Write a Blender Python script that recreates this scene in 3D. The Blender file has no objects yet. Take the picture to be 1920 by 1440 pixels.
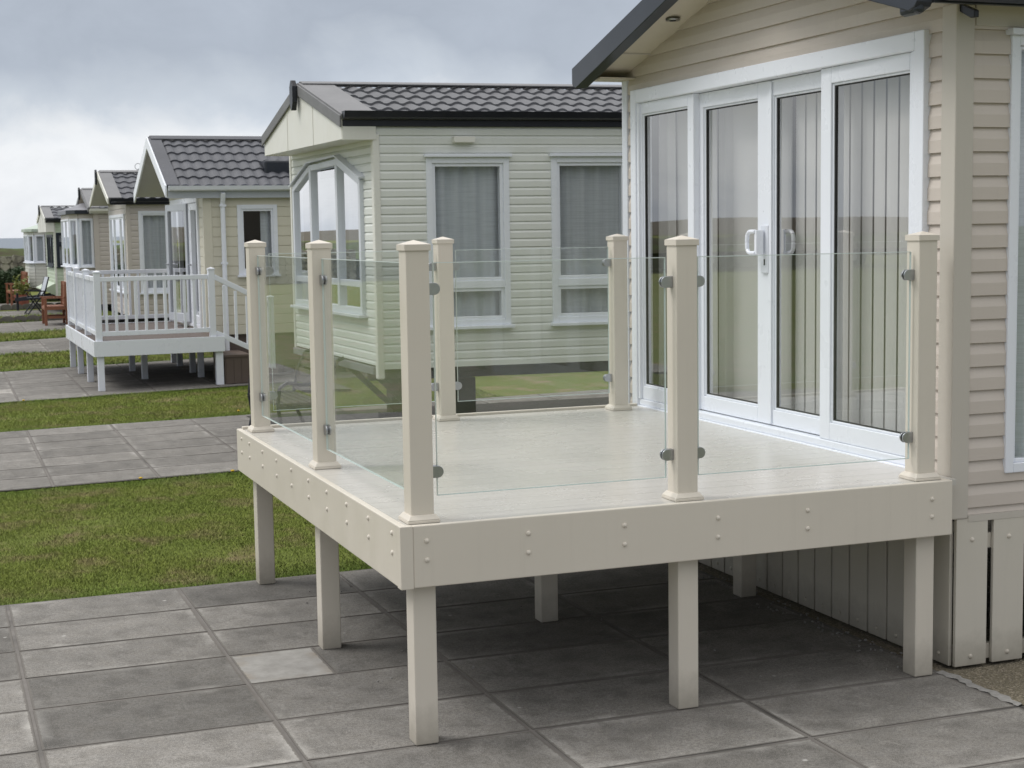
import bpy, bmesh, math, random
import numpy as np
from mathutils import Vector, Matrix
random.seed(7)
rng = np.random.default_rng(11)
SC = bpy.context.scene
COL = SC.collection
PI = math.pi

# ------------------------------------------------------------------ helpers
class MB:
    """collects faces of one mesh object"""
    def __init__(s): s.v = []; s.f = []; s.m = []
    def quad(s, a, b, c, d, m=0):
        n = len(s.v); s.v += [tuple(a), tuple(b), tuple(c), tuple(d)]; s.f.append((n, n+1, n+2, n+3)); s.m.append(m)
    def poly(s, pts, m=0):
        n = len(s.v); s.v += [tuple(p) for p in pts]; s.f.append(tuple(range(n, n+len(pts)))); s.m.append(m)
    def hexa(s, p, m=0):
        """p: 8 points, bottom ring 0-3, top ring 4-7"""
        n = len(s.v); s.v += [tuple(q) for q in p]
        for f in ((0, 3, 2, 1), (4, 5, 6, 7), (0, 1, 5, 4), (1, 2, 6, 5), (2, 3, 7, 6), (3, 0, 4, 7)):
            s.f.append(tuple(n+i for i in f)); s.m.append(m)
    def box(s, x0, x1, y0, y1, z0, z1, m=0):
        s.hexa([(x0, y0, z0), (x1, y0, z0), (x1, y1, z0), (x0, y1, z0), (x0, y0, z1), (x1, y0, z1), (x1, y1, z1), (x0, y1, z1)], m)
    def mbox(s, mp, s0, s1, n0, n1, z0, z1, m=0):
        """box in wall coordinates (along, outward, up) through the wall map mp"""
        s.hexa([mp(s0, n1, z0), mp(s1, n1, z0), mp(s1, n0, z0), mp(s0, n0, z0), mp(s0, n1, z1), mp(s1, n1, z1), mp(s1, n0, z1), mp(s0, n0, z1)], m)
    def prism(s, pts, axis, lo, hi, m=0):
        def p3(a, b, h):
            return (h, a, b) if axis == 'x' else (a, h, b) if axis == 'y' else (a, b, h)
        k = len(pts); n = len(s.v)
        s.v += [p3(a, b, lo) for a, b in pts] + [p3(a, b, hi) for a, b in pts]
        s.f.append(tuple(range(n, n+k))[::-1]); s.m.append(m)
        s.f.append(tuple(range(n+k, n+2*k))); s.m.append(m)
        for i in range(k):
            j = (i+1) % k
            s.f.append((n+i, n+j, n+k+j, n+k+i)); s.m.append(m)
    def tube(s, p0, p1, r0, r1=None, k=10, m=0):
        r1 = r0 if r1 is None else r1
        p0 = Vector(p0); p1 = Vector(p1); d = (p1-p0).normalized()
        u = d.orthogonal().normalized(); w = d.cross(u)
        n = len(s.v)
        for p, r in ((p0, r0), (p1, r1)):
            for i in range(k):
                t = 2*PI*i/k
                s.v.append(tuple(p+u*(r*math.cos(t))+w*(r*math.sin(t))))
        s.f.append(tuple(range(n, n+k))[::-1]); s.m.append(m); s.f.append(tuple(range(n+k, n+2*k))); s.m.append(m)
        for i in range(k):
            j = (i+1) % k
            s.f.append((n+i, n+j, n+k+j, n+k+i)); s.m.append(m)
    def lathe(s, prof, c, k=20, m=0):
        n = len(s.v)
        for r, z in prof:
            for i in range(k):
                t = 2*PI*i/k
                s.v.append((c[0]+r*math.cos(t), c[1]+r*math.sin(t), c[2]+z))
        for q in range(len(prof)-1):
            for i in range(k):
                j = (i+1) % k
                s.f.append((n+q*k+i, n+q*k+j, n+(q+1)*k+j, n+(q+1)*k+i)); s.m.append(m)
    def bar(s, p0, p1, w, h, m=0, up=(0, 0, 1)):
        """rectangular bar from p0 to p1, w across, h along up"""
        p0 = Vector(p0); p1 = Vector(p1); d = (p1-p0).normalized(); up = Vector(up)
        side = d.cross(up).normalized(); u2 = side.cross(d).normalized()
        a = side*(w/2); b = u2*(h/2)
        s.hexa([p0-a-b, p0+a-b, p0+a+b, p0-a+b, p1-a-b, p1+a-b, p1+a+b, p1-a+b], m)
    def build(s, name, mats, parent=None, bevel=0, smooth=False, xf=None, recalc=True, loc=None, seg=2):
        if not isinstance(mats, (list, tuple)): mats = [mats]
        me = bpy.data.meshes.new(name)
        vs = [xf(*p) for p in s.v] if xf else s.v
        me.from_pydata([tuple(p) for p in vs], [], s.f)
        for mt in mats: me.materials.append(mt)
        me.polygons.foreach_set('material_index', s.m)
        if recalc:
            bm = bmesh.new(); bm.from_mesh(me)
            bmesh.ops.recalc_face_normals(bm, faces=bm.faces)
            bm.to_mesh(me); bm.free()
        if smooth: me.polygons.foreach_set('use_smooth', [True]*len(me.polygons))
        o = bpy.data.objects.new(name, me); COL.objects.link(o)
        if parent: o.parent = parent
        if loc: o.location = loc
        if bevel:
            b = o.modifiers.new('bevel', 'BEVEL'); b.width = bevel; b.segments = seg; b.limit_method = 'ANGLE'; b.angle_limit = math.radians(40)
            b.harden_normals = False
        return o

def tag(o, label=None, cat=None, group=None, kind=None):
    if label: o['label'] = label
    if cat: o['category'] = cat
    if group: o['group'] = group
    if kind: o['kind'] = kind
    return o
def thing(name, label, cat, loc=(0, 0, 0), rz=0, group=None):
    o = bpy.data.objects.new(name, None); o.empty_display_size = .2
    COL.objects.link(o); o.location = loc; o.rotation_euler = (0, 0, rz)
    return tag(o, label, cat, group)
def dup(o, parent, loc=None):
    c = o.copy(); COL.objects.link(c); c.parent = parent
    if loc is not None: c.location = loc
    for ch in o.children: dup(ch, c)
    return c
def dup_thing(o, loc, label, rz=None):
    c = dup(o, None, loc); c['label'] = label
    if rz is not None: c.rotation_euler = (0, 0, rz)
    return c

# ------------------------------------------------------------------ materials
class NT:
    def __init__(s, name):
        s.mat = bpy.data.materials.new(name); s.mat.use_nodes = True
        s.t = s.mat.node_tree; s.t.nodes.clear()
        s.out = s.n('ShaderNodeOutputMaterial')
    def n(s, typ, **kw):
        x = s.t.nodes.new(typ)
        for k, v in kw.items():
            if k.startswith('i_'): x.inputs[k[2:].replace('_', ' ')].default_value = v
            else: setattr(x, k, v)
        return x
    def l(s, a, b): s.t.links.new(a, b)
    def noise(s, vec, scale, detail=4, rough=.55, dist=0):
        x = s.n('ShaderNodeTexNoise'); x.inputs['Scale'].default_value = scale; x.inputs['Detail'].default_value = detail
        x.inputs['Roughness'].default_value = rough; x.inputs['Distortion'].default_value = dist
        if vec is not None: s.l(vec, x.inputs['Vector'])
        return x.outputs['Fac']
    def ramp(s, fac, stops):
        x = s.n('ShaderNodeValToRGB'); e = x.color_ramp.elements
        while len(e) < len(stops): e.new(.5)
        for i, (p, c) in enumerate(stops):
            e[i].position = p; e[i].color = (*c, 1) if len(c) == 3 else c
        s.l(fac, x.inputs['Fac']); return x.outputs['Color']
    def maprange(s, v, a, b, c=0., d=1., smooth=False):
        x = s.n('ShaderNodeMapRange'); x.clamp = True
        if smooth: x.interpolation_type = 'SMOOTHSTEP'
        s.l(v, x.inputs['Value'])
        for k, q in zip(('From Min', 'From Max', 'To Min', 'To Max'), (a, b, c, d)): x.inputs[k].default_value = q
        return x.outputs['Result']
    def math(s, op, a, b=None):
        x = s.n('ShaderNodeMath'); x.operation = op
        for i, q in enumerate((a, b)):
            if q is None: continue
            if isinstance(q, (int, float)): x.inputs[i].default_value = q
            else: s.l(q, x.inputs[i])
        return x.outputs[0]
    def mix(s, fac, a, b, mode='MIX'):
        x = s.n('ShaderNodeMix'); x.data_type = 'RGBA'; x.blend_type = mode
        if isinstance(fac, (int, float)): x.inputs[0].default_value = fac
        else: s.l(fac, x.inputs[0])
        for i, q in ((6, a), (7, b)):
            if isinstance(q, (tuple, list)): x.inputs[i].default_value = (*q, 1) if len(q) == 3 else q
            else: s.l(q, x.inputs[i])
        return x.outputs[2]
    def bsdf(s, col, rough=.5, metal=0., spec=.5, bump=None, bstr=.2, bdist=.01, **kw):
        p = s.n('ShaderNodeBsdfPrincipled')
        if isinstance(col, (tuple, list)): p.inputs['Base Color'].default_value = (*col, 1)
        else: s.l(col, p.inputs['Base Color'])
        if isinstance(rough, (int, float)): p.inputs['Roughness'].default_value = rough
        else: s.l(rough, p.inputs['Roughness'])
        p.inputs['Metallic'].default_value = metal
        p.inputs['Specular IOR Level'].default_value = spec
        for k, v in kw.items(): p.inputs[k.replace('_', ' ')].default_value = v
        if bump is not None:
            b = s.n('ShaderNodeBump'); b.inputs['Strength'].default_value = bstr; b.inputs['Distance'].default_value = bdist
            s.l(bump, b.inputs['Height']); s.l(b.outputs[0], p.inputs['Normal'])
        s.l(p.outputs[0], s.out.inputs['Surface']); return p
    def obj(s): return s.n('ShaderNodeTexCoord').outputs['Object']
    def geo(s): return s.n('ShaderNodeNewGeometry').outputs['Position']
    def scaled(s, vec, sc):
        x = s.n('ShaderNodeMapping'); x.inputs['Scale'].default_value = sc; s.l(vec, x.inputs['Vector']); return x.outputs[0]

def plastic(name, col, rough=.35, dirt=.12, dirtcol=None, streak=True, grain=0., splash=False):
    """uPVC / painted cladding: faint cloudy soiling, rain streaks and small specks"""
    t = NT(name); g = t.geo()
    dirtcol = dirtcol or tuple(c*.62 for c in col)
    a = t.noise(g, 1.7, 5, .6)
    f = t.maprange(a, .42, .75, 0, dirt)
    c = t.mix(f, col, dirtcol)
    if streak:
        b = t.noise(t.scaled(g, (26, 26, .9)), 1., 4, .6)
        c = t.mix(t.maprange(b, .55, .85, 0, dirt*1.1), c, dirtcol)
    if splash:
        sx = t.n('ShaderNodeSeparateXYZ'); t.l(g, sx.inputs[0])
        h_ = t.math('ADD', sx.outputs[2], t.math('MULTIPLY', t.noise(g, 14, 5, .7), -.16))
        c = t.mix(t.maprange(h_, -.07, .10, .55, 0), c, (.20, .18, .14))
    v = t.n('ShaderNodeTexVoronoi'); v.inputs['Scale'].default_value = 4.5; t.l(g, v.inputs['Vector'])
    sp = t.maprange(v.outputs['Distance'], .008, .015, 1, 0)
    c = t.mix(t.math('MULTIPLY', sp, .55), c, (.06, .055, .05))
    bump = None
    if grain:
        bump = t.noise(t.scaled(g, (6, 6, 90)), 1.5, 3, .6)
    r = t.maprange(t.noise(g, 6, 3), .3, .8, rough-.06, rough+.12)
    t.bsdf(c, r, bump=bump, bstr=grain, bdist=.003)
    return t.mat

M = {}
M['cream'] = plastic('cream_upvc', (.655, .605, .525), .38, .12, splash=True)
M['cream_end'] = plastic('cream_upvc_skirt', (.585, .55, .48), .42, .14, splash=True)
M['white'] = plastic('white_upvc', (.80, .83, .895), .3, .02)
M['white_dull'] = plastic('white_upvc_weathered', (.68, .71, .77), .4, .2)
M['beige'] = plastic('beige_cladding', (.585, .525, .47), .45, .14, grain=.25)
M['beige_trim'] = plastic('beige_corner_trim', (.53, .495, .44), .42, .08)
M['pale'] = plastic('pale_green_cream_cladding', (.745, .765, .73), .4, .14, (.50, .52, .43))
M['pale_trim'] = plastic('pale_cream_trim', (.77, .765, .715), .42, .16, (.50, .47, .39))
M['yellow'] = plastic('light_cream_cladding', (.66, .63, .52), .42, .12)
M['pinkish'] = plastic('pinkish_beige_cladding', (.53, .485, .44), .45, .12)
M['offwhite'] = plastic('off_white_cladding', (.66, .66, .61), .42, .14)
M['green'] = plastic('pale_green_cladding', (.55, .63, .49), .42, .16)
M['greygreen'] = plastic('light_green_roof', (.46, .53, .46), .5, .2)
M['soffit'] = plastic('cream_soffit', (.60, .55, .45), .5, .1)
M['grey_soffit'] = plastic('grey_beige_soffit', (.50, .50, .475), .5, .10)
M['lilac'] = plastic('grey_white_fascia', (.50, .53, .58), .4, .1)

def dark(name, col, rough=.4, var=.25):
    t = NT(name); g = t.geo()
    c = t.mix(t.maprange(t.noise(g, 3, 5, .6), .35, .75, 0, var), col, tuple(min(1, x*1.9+.02) for x in col))
    t.bsdf(c, rough); return t.mat
M['black'] = dark('black_plastic', (.008, .010, .016), .35)
M['barge'] = dark('dark_grey_bargeboard', (.018, .022, .030), .3)
M['chassis'] = dark('dark_underside', (.02, .02, .02), .8)
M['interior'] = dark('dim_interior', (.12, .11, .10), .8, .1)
M['dframe'] = dark('dark_window_frame', (.015, .022, .035), .4)
M['lead'] = dark('grey_bay_roof', (.20, .20, .22), .5)

t = NT('brown_composite'); g = t.geo(); t.bsdf(t.mix(t.noise(t.scaled(g, (3, 25, 3)), 1., 5), (.085, .062, .052), (.14, .108, .092)), .55); M['brown'] = t.mat
def roofmat(name, col):
    t = NT(name); g = t.geo()
    c = t.mix(t.maprange(t.noise(g, 2.2, 6, .65), .35, .75, 0, .5), col, tuple(x*1.5+.01 for x in col))
    c = t.mix(t.maprange(t.noise(g, 30, 3, .6), .6, .8, 0, .35), c, (.30, .30, .29))
    t.bsdf(c, .58, bump=t.noise(g, 60, 3), bstr=.15, bdist=.002); return t.mat
M['roof'] = roofmat('grey_tile_sheet', (.070, .073, .086))
M['roof_light'] = roofmat('light_grey_tile_sheet', (.100, .102, .112))
M['flash'] = roofmat('grey_verge_flashing', (.165, .165, .172))

t = NT('satin_steel'); t.bsdf(t.mix(t.noise(t.geo(), 40, 2), (.36, .37, .40), (.48, .49, .51)), .32, metal=1.); M['steel'] = t.mat
t = NT('black_rubber'); t.bsdf((.02, .02, .02), .7); M['rubber'] = t.mat

def glassmat(name, tint, boost, rough=0., fmax=.95, edge_tint=None, haze=0):
    """sheet glass: a clear tinted sheet whose reflection grows with angle (both faces of the pane counted)"""
    t = NT(name)
    tr = t.n('ShaderNodeBsdfTransparent'); tr.inputs[0].default_value = (*tint, 1)
    gl = t.n('ShaderNodeBsdfGlossy'); gl.inputs['Roughness'].default_value = rough; gl.inputs[0].default_value = (1, 1, 1, 1)
    lw = t.n('ShaderNodeLayerWeight'); lw.inputs['Blend'].default_value = .5
    if edge_tint: t.l(t.mix(t.math('POWER', lw.outputs['Facing'], 1.6), tint, edge_tint), tr.inputs[0])
    f = t.math('ADD', t.math('MULTIPLY', t.math('POWER', lw.outputs['Facing'], 5), .96), .04)
    f = t.math('MINIMUM', t.math('MULTIPLY', f, boost), fmax)
    mx = t.n('ShaderNodeMixShader'); t.l(f, mx.inputs[0]); t.l(tr.outputs[0], mx.inputs[1]); t.l(gl.outputs[0], mx.inputs[2])
    if haze:
        df = t.n('ShaderNodeBsdfDiffuse'); df.inputs[0].default_value = (.85, .88, .88, 1); m2 = t.n('ShaderNodeMixShader')
        t.l(t.math('MULTIPLY', t.maprange(t.noise(t.geo(), 5, 5, .6), .3, .75, .4, 1.4), haze), m2.inputs[0]); t.l(mx.outputs[0], m2.inputs[1]); t.l(df.outputs[0], m2.inputs[2]); mx = m2
    t.l(mx.outputs[0], t.out.inputs['Surface']); return t.mat
M['pane'] = glassmat('window_glass', (.87, .87, .87), 3.3)
M['balu'] = glassmat('balustrade_glass', (.985, .992, .988), .65, edge_tint=(.885, .91, .90), haze=.022)
t = NT('glass_edge_glint'); p = t.bsdf((.66, .74, .72), .12); M['gedge'] = t.mat  # pale colour stands in for light refracted along the glass edges

def cloth(name, a, b, sc):
    t = NT(name); g = t.obj()
    c = t.mix(t.noise(t.scaled(g, (sc, sc, .25)), 1.5, 3), a, b)
    c = t.mix(t.maprange(t.noise(t.scaled(g, (4, 4, 160)), 1., 2), .45, .6, 0, .25), c, tuple(x*.7 for x in a))
    t.bsdf(c, .9, spec=.1); return t.mat
M['net'] = cloth('net_curtain', (.60, .67, .72), (.84, .89, .94), 12)
M['curtain'] = cloth('striped_curtain', (.48, .54, .58), (.82, .86, .90), 16)
M['drape'] = cloth('brown_drape', (.16, .13, .11), (.30, .26, .22), 12)
t = NT('vertical_blind_fabric'); t.bsdf(t.mix(t.noise(t.obj(), 2.5, 3), (.66, .66, .65), (.73, .73, .71)), .85, spec=.1); M['blind'] = t.mat

# ------------------------------------------------------------------ cladding, windows, roofs
def lev(f, z): return f(z) if callable(f) else f
DUTCH = [(0, .018), (.52, .0175), (1, .003)]
BEVEL = [(0, .013), (.66, .013), (1, .001)]
FLAT = [(0, .012), (.90, .012), (.95, .002), (1, .002)]
def siding(mb, mp, z0, z1, sp, zref, s0, s1, openings=(), prof=DUTCH, extra=()):
    """openings: (zlo, zhi, s_lo, s_hi) with s_lo / s_hi numbers or functions of z"""
    ks = set([z0, z1]); k0 = math.floor((z0-zref)/sp)-1; k1 = math.ceil((z1-zref)/sp)+1
    bottoms = [zref+k*sp for k in range(k0, k1+1)]
    for b in bottoms:
        for t_, o_ in prof[:-1]: ks.add(b+t_*sp)
    for o in openings: ks.add(o[0]); ks.add(o[1])
    for e in extra: ks.add(e)
    ks = sorted(k for k in ks if z0-1e-6 <= k <= z1+1e-6)
    zz = [ks[0]]
    for k in ks[1:]:
        if k-zz[-1] > 1e-4: zz.append(k)
    def out(z, b):
        t_ = min(1, max(0, (z-b)/sp))
        for (ta, oa), (tb, ob) in zip(prof, prof[1:]):
            if ta-1e-9 <= t_ <= tb+1e-9: return oa+(ob-oa)*(t_-ta)/max(1e-9, tb-ta)
        return prof[-1][1]
    def spans(za, zb):
        zm = (za+zb)/2
        res = [(s0, s1)]
        for o in openings:
            if o[0]-1e-6 < zm < o[1]+1e-6:
                nr = []
                for a, b in res:
                    A, B = lev(a, zm), lev(b, zm); p, q = lev(o[2], zm), lev(o[3], zm)
                    if q <= A or p >= B: nr.append((a, b)); continue
                    if p > A: nr.append((a, o[2]))
                    if q < B: nr.append((o[3], b))
                res = nr
        return res
    for za, zb in zip(zz, zz[1:]):
        zm = (za+zb)/2
        b = zref+math.floor((zm-zref)/sp+1e-9)*sp
        oa, ob = out(za, b), out(zb, b)
        for a, c in spans(za, zb):
            if lev(c, zm)-lev(a, zm) < 1e-4: continue
            mb.quad(mp(lev(a, za), oa, za), mp(lev(c, za), oa, za), mp(lev(c, zb), ob, zb), mp(lev(a, zb), ob, zb))
            if abs(za-b) < 1e-5:
                mb.quad(mp(lev(a, za), prof[-1][1]-.004, za+.0006), mp(lev(c, za), prof[-1][1]-.004, za+.0006), mp(lev(c, za), oa, za), mp(lev(a, za), oa, za))

def wavy(mp, s0, s1, z0, z1, n, amp, wl, seed=0, gather=0.):
    mb = MB(); k = max(12, int((s1-s0)/wl*12)); r = random.Random(seed); ph = r.random()*6
    pts = []
    for i in range(k+1):
        u = i/k; s_ = s0+(s1-s0)*u
        d = amp*math.sin(2*PI*s_/wl+ph+.9*math.sin(s_*7+ph))+amp*.5*math.sin(2*PI*s_/wl*.43+ph*2)
        pts.append((s_, d))
    rows = [0, .25, .5, .75, 1]
    for (sa, da), (sb, db) in zip(pts, pts[1:]):
        for t0, t1 in zip(rows, rows[1:]):
            def q(s_, d, t_):
                g = 1-gather*math.sin(PI*min(1, (1-t_)*1.0)) if gather else 1
                return mp(s0+(s_-s0)*g, n-d*(1.1-.3*t_), z0+(z1-z0)*t_)
            mb.quad(q(sa, da, t0), q(sb, db, t0), q(sb, db, t1), q(sa, da, t1))
    return mb

def window(parent, mp, s0, s1, z0, z1, fw=.065, fr='white', transom=None, mulls=(), curtain='net', proud=.028, hood=None, sill=True, xf=None, seed=0, sash=.03, gather=0, glass='pane', half=None):
    mb = MB(); P = proud
    mb.mbox(mp, s0, s0+fw, -.06, P, z0, z1); mb.mbox(mp, s1-fw, s1, -.06, P, z0, z1)
    mb.mbox(mp, s0+fw, s1-fw, -.06, P, z0, z0+fw); mb.mbox(mp, s0+fw, s1-fw, -.06, P, z1-fw, z1)
    zs = [z0+fw, z1-fw]
    if transom:
        for tz in (transom if isinstance(transom, (list, tuple)) else [transom]):
            mb.mbox(mp, s0+fw, s1-fw, -.06, P-.003, tz-.035, tz+.035); zs = sorted(zs+[tz-.035, tz+.035])
    cells = [(zs[i], zs[i+1]) for i in range(0, len(zs), 2)]
    ss = [s0+fw]
    for m_ in mulls:
        mb.mbox(mp, m_-.03, m_+.03, -.06, P-.005, z0+fw, z1-fw); ss += [m_-.03, m_+.03]
    ss.append(s1-fw)
    scells = [(ss[i], ss[i+1]) for i in range(0, len(ss), 2)]
    panes = []
    for a, b in scells:
        for c, d in cells:
            k = sash
            mb.mbox(mp, a, a+k, -.05, P-.014, c, d); mb.mbox(mp, b-k, b, -.05, P-.014, c, d)
            mb.mbox(mp, a+k, b-k, -.05, P-.014, c, c+k); mb.mbox(mp, a+k, b-k, -.05, P-.014, d-k, d)
            panes.append((a+k, b-k, c+k, d-k))
    if sill: mb.mbox(mp, s0-.02, s1+.02, -.01, P+.045, z0-.03, z0)
    if hood: mb.mbox(mp, s0-.02, s1+.02, -.01, P+.03, z1, z1+.028)
    w = mb.build('window', M[fr], parent, bevel=.004, xf=xf)
    for a, b, c, d in panes:
        g = MB(); g.quad(mp(a, P-.026, c), mp(b, P-.026, c), mp(b, P-.026, d), mp(a, P-.026, d))
        g.build('pane', M[glass], w, xf=xf, recalc=False)
    if curtain:
        a, b = (s0+fw*.5, s1-fw*.5)
        if half == 'right': a = a+(b-a)*.62
        wavy(mp, a, b, z0+fw*.4, z1-fw*.4, -.085, .018, .17, seed, gather).build('curtain', M[curtain], w, smooth=True, xf=xf, recalc=False)
    return w

def tiles(mb, a0, a1, be, br, ze, zr, pitch=.19, courses=5, amp=.023, lip=.022, m=0):
    """pressed metal pantile sheet from eave (be,ze) to ridge (br,zr) along a"""
    L = math.hypot(br-be, zr-ze); db, dz = (br-be)/L, (zr-ze)/L
    nb, nz = (-dz, db) if br > be else (dz, -db)
    if nz < 0: nb, nz = -nb, -nz
    k = 10; na = int((a1-a0)/pitch*k)
    us = [a0+(a1-a0)*i/na for i in range(na+1)]
    def h(u):
        t_ = (u/pitch) % 1.0; return amp*(math.sin(PI*t_/.74)**.8 if t_ < .74 else 0.)
    prev = None
    rows = []
    for c in range(courses):
        rows += [(c/courses, lip), ((c+.985)/courses, .0)]
    idx = []
    for t_, o_ in rows:
        n = len(mb.v); idx.append(n)
        for u in us:
            d = t_*L; hh = h(u)+o_+.004
            mb.v.append((u, be+db*d+nb*hh, ze+dz*d+nz*hh))
    for r0, r1 in zip(idx, idx[1:]):
        for i in range(len(us)-1):
            mb.f.append((r0+i, r0+i+1, r1+i+1, r1+i)); mb.m.append(m)
    # front lip of the first course down to the deck
    n = len(mb.v)
    for u in us: mb.v.append((u, be, ze))
    for i in range(len(us)-1):
        mb.f.append((n+i, n+i+1, idx[0]+i+1, idx[0]+i)); mb.m.append(m)

def roof(parent, a0, a1, b0, b1, ze, zr, xf=None, mat='roof', verge='flash', pitch=.19, courses=5, barge='barge', bh=.12, bt=.025, soffit='soffit', verge_w=.16, gboard=None, bot=None, gutter='black', wall=True, gz=None, fascia=None, finial=None, gutter_start=None):
    bm_ = (b0+b1)/2
    L = math.hypot(bm_-b0, zr-ze); nb, nz = -(zr-ze)/L, (bm_-b0)/L     # near slope normal (-b, +z)
    mb = MB()
    tiles(mb, a0+verge_w, a1, b0, bm_, ze, zr, pitch, courses)
    tiles(mb, a0+verge_w, a1, b1, bm_, ze, zr, pitch, courses)
    r = mb.build('roof', M[mat], parent, xf=xf, recalc=True)
    # verge flashing: flat strips lapped over the gable edge, and ridge cap
    mb = MB()
    for be in (b0, b1):
        sg = 1 if be == b0 else -1
        n2 = (nb*sg, nz)
        P = lambda a, t_, o_: (a, be+(bm_-be)*t_+n2[0]*o_, ze+(zr-ze)*t_+n2[1]*o_)
        mb.hexa([P(a0-.005, -.01, .0), P(a0+verge_w+.03, -.01, .0), P(a0+verge_w+.03, .995, .0), P(a0-.005, .995, .0),
                 P(a0-.005, -.01, .05), P(a0+verge_w+.03, -.01, .05), P(a0+verge_w+.03, .995, .05), P(a0-.005, .995, .05)])
        mb.hexa([P(a0+.02, .93, .051), P(a1, .93, .051), P(a1, 1.002, .051), P(a0+.02, 1.002, .051),
                 P(a0+.02, .93, .064), P(a1, .93, .064), P(a1, 1.002, .064), P(a0+.02, 1.002, .064)])
    mb.build('ridge_flashing', M[verge], r, xf=xf, bevel=.004)
    # underside
    th = .05; mb = MB()
    for be in (b0, b1):
        mb.hexa([(a0, be, ze-th), (a1, be, ze-th), (a1, bm_, zr-th), (a0, bm_, zr-th), (a0, be, ze-.004), (a1, be, ze-.004), (a1, bm_, zr-.004), (a0, bm_, zr-.004)])
    mb.build('soffit', M[soffit], parent, xf=xf)
    # barge boards
    for be in (b0, b1):
        mb = MB(); sl = (zr-ze)/(bm_-be); e = -.02 if be == b0 else .02
        pts = [(be+e, ze+sl*e-bh+.03), (be+e, ze+sl*e+.035), (bm_, zr+.035), (bm_, zr-bh+.03), ]
        if barge == 'barge':
            s_ = 1 if be == b0 else -1
            pts = [(be+e+.06*s_, ze-bh+.02), (be+e+.015*s_, ze-bh+.035), (be+e, ze-bh*.55), (be+e, ze+sl*e+.035), (bm_, zr+.035), (bm_, zr-bh+.03)]
        mb.prism(pts, 'x', a0-bt, a0-.0055)
        mb.build('bargeboard', M[barge], parent, xf=xf, bevel=.004)
    if gboard:
        mb = MB(); zb = bot
        sl = (zr-ze)/(bm_-b0)
        mb.prism([(b0+.01, zb), (b1-.01, zb), (b1-.01, ze-.01), (bm_, zr-.01), (b0+.01, ze-.01)], 'x', a0+.004, a0+.03)
        for q in (.33, .66):
            mb.box(a0-.001, a0+.006, b0+(b1-b0)*q-.012, b0+(b1-b0)*q+.012, zb, min(ze+sl*(b1-b0)*min(q, 1-q)-.05, zr))
        mb.build('gable_board', M[gboard], parent, xf=xf)
        mb = MB(); mb.box(a0+.03, .0, b0+.02, b1-.02, zb, zb+.02); mb.box(a0+.01, .0, b0-.005, b0+.018, zb-.004, ze-.055); mb.box(a0+.01, .0, b1-.018, b1+.005, zb-.004, ze-.055)
        mb.build('soffit', M[soffit], parent, xf=xf)
    if finial:
        mb = MB(); w = .06
        pts = [(bm_-w*.2, zr+.07), (bm_+w*.2, zr+.07), (bm_+w, zr+.01), (bm_+w, zr-.14), (bm_+w*.35, zr-.22), (bm_-w*.35, zr-.22), (bm_-w, zr-.14), (bm_-w, zr+.01)]
        mb.prism(pts, 'x', a0-.07, a0-bt-.002); mb.build('finial', M['black'], parent, xf=xf, bevel=.006)
    gs = a0+.03 if gutter_start is None else gutter_start
    if gutter:
        gz = ze+.005 if gz is None else gz
        for be, sg in ((b0, -1),):
            mb = MB(); k = 8
            prof = [(sg*.0, 0), (sg*.02, -.055), (sg*.055, -.07), (sg*.09, -.055), (sg*.105, 0), (sg*.095, 0), (sg*.085, -.045), (sg*.055, -.058), (sg*.025, -.046), (sg*.012, 0)]
            pts = [(be+p+sg*.005, gz+q) for p, q in prof]
            mb.prism(pts if sg > 0 else pts[::-1], 'x', gs, a1)
            mb.prism([(be+p+sg*.005, gz+q) for p, q in prof[:5]], 'x', gs-.006, gs+.004)
            mb.build('gutter', M[gutter], parent, xf=xf)
        if fascia:
            mb = MB(); mb.box(a0+.01, a1, b0-.006, b0+.02, ze-fascia[1], ze-.006)
            mb.build('fascia', M[fascia[0]], parent, xf=xf, bevel=.003)
    return r

def shell(parent, length, width, z0, ze, xf=None, drawbar=False):
    """unseen far side, back end, floor and chassis of a caravan, so it is closed and dark inside"""
    mb = MB()
    mb.box(-.002, length, width-.03, width, z0, ze); mb.box(length-.03, length, .03, width-.03, z0, ze); mb.box(.03, length-.03, .03, width-.03, z0+.0, z0+.06)
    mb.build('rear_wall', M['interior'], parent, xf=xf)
    mb = MB()
    for b in (.55, width-.55): mb.box(.05, length-.2, b-.03, b+.03, z0-.15, z0-.001)
    for a in (.3, 2.2, 4.6, 7.): mb.box(a-.03, a+.03, .581, width-.581, z0-.12, z0-.002)
    for a in (.95, 4.0, 7.4):
        for b in (.55, width-.55):
            mb.box(a-.2, a+.2, b-.12, b+.12, 0, .10); mb.box(a-.11, a+.11, b-.1, b+.1, .101, z0-.151)
    for b in (.55, 1.35):
        mb.bar((.12, b+.08, z0-.08), (.62, b+.08, .22), .06, .05)
    mb.build('chassis', M['chassis'], parent, xf=xf)
    for a in (4.9, 5.6):
        for b in (.42, width-.42):
            mb = MB(); mb.tube((a, b-.09, .30), (a, b+.09, .30), .30, .30, 20); mb.build('wheel', M['black'], parent, xf=xf)
    if drawbar:
        mb = MB(); mb.bar((.05, .55, z0-.08), (-.50, width/2-.05, z0-.22), .06, .09); mb.bar((.05, width-.55, z0-.08), (-.50, width/2+.05, z0-.22), .06, .09)
        mb.tube((-.40, width/2, .12), (-.40, width/2, z0-.05), .025, .025, 8); mb.tube((-.40, width/2-.05, .1), (-.40, width/2+.05, .1), .1, .1, 14); mb.box(-.62, -.46, width/2-.06, width/2+.06, z0-.28, z0-.16)
        mb.build('drawbar', M['black'], parent, xf=xf)

side = lambda s, n, z: (s, -n, z)        # wall facing -Y
end = lambda s, n, z: (-n, s, z)         # wall facing -X

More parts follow.
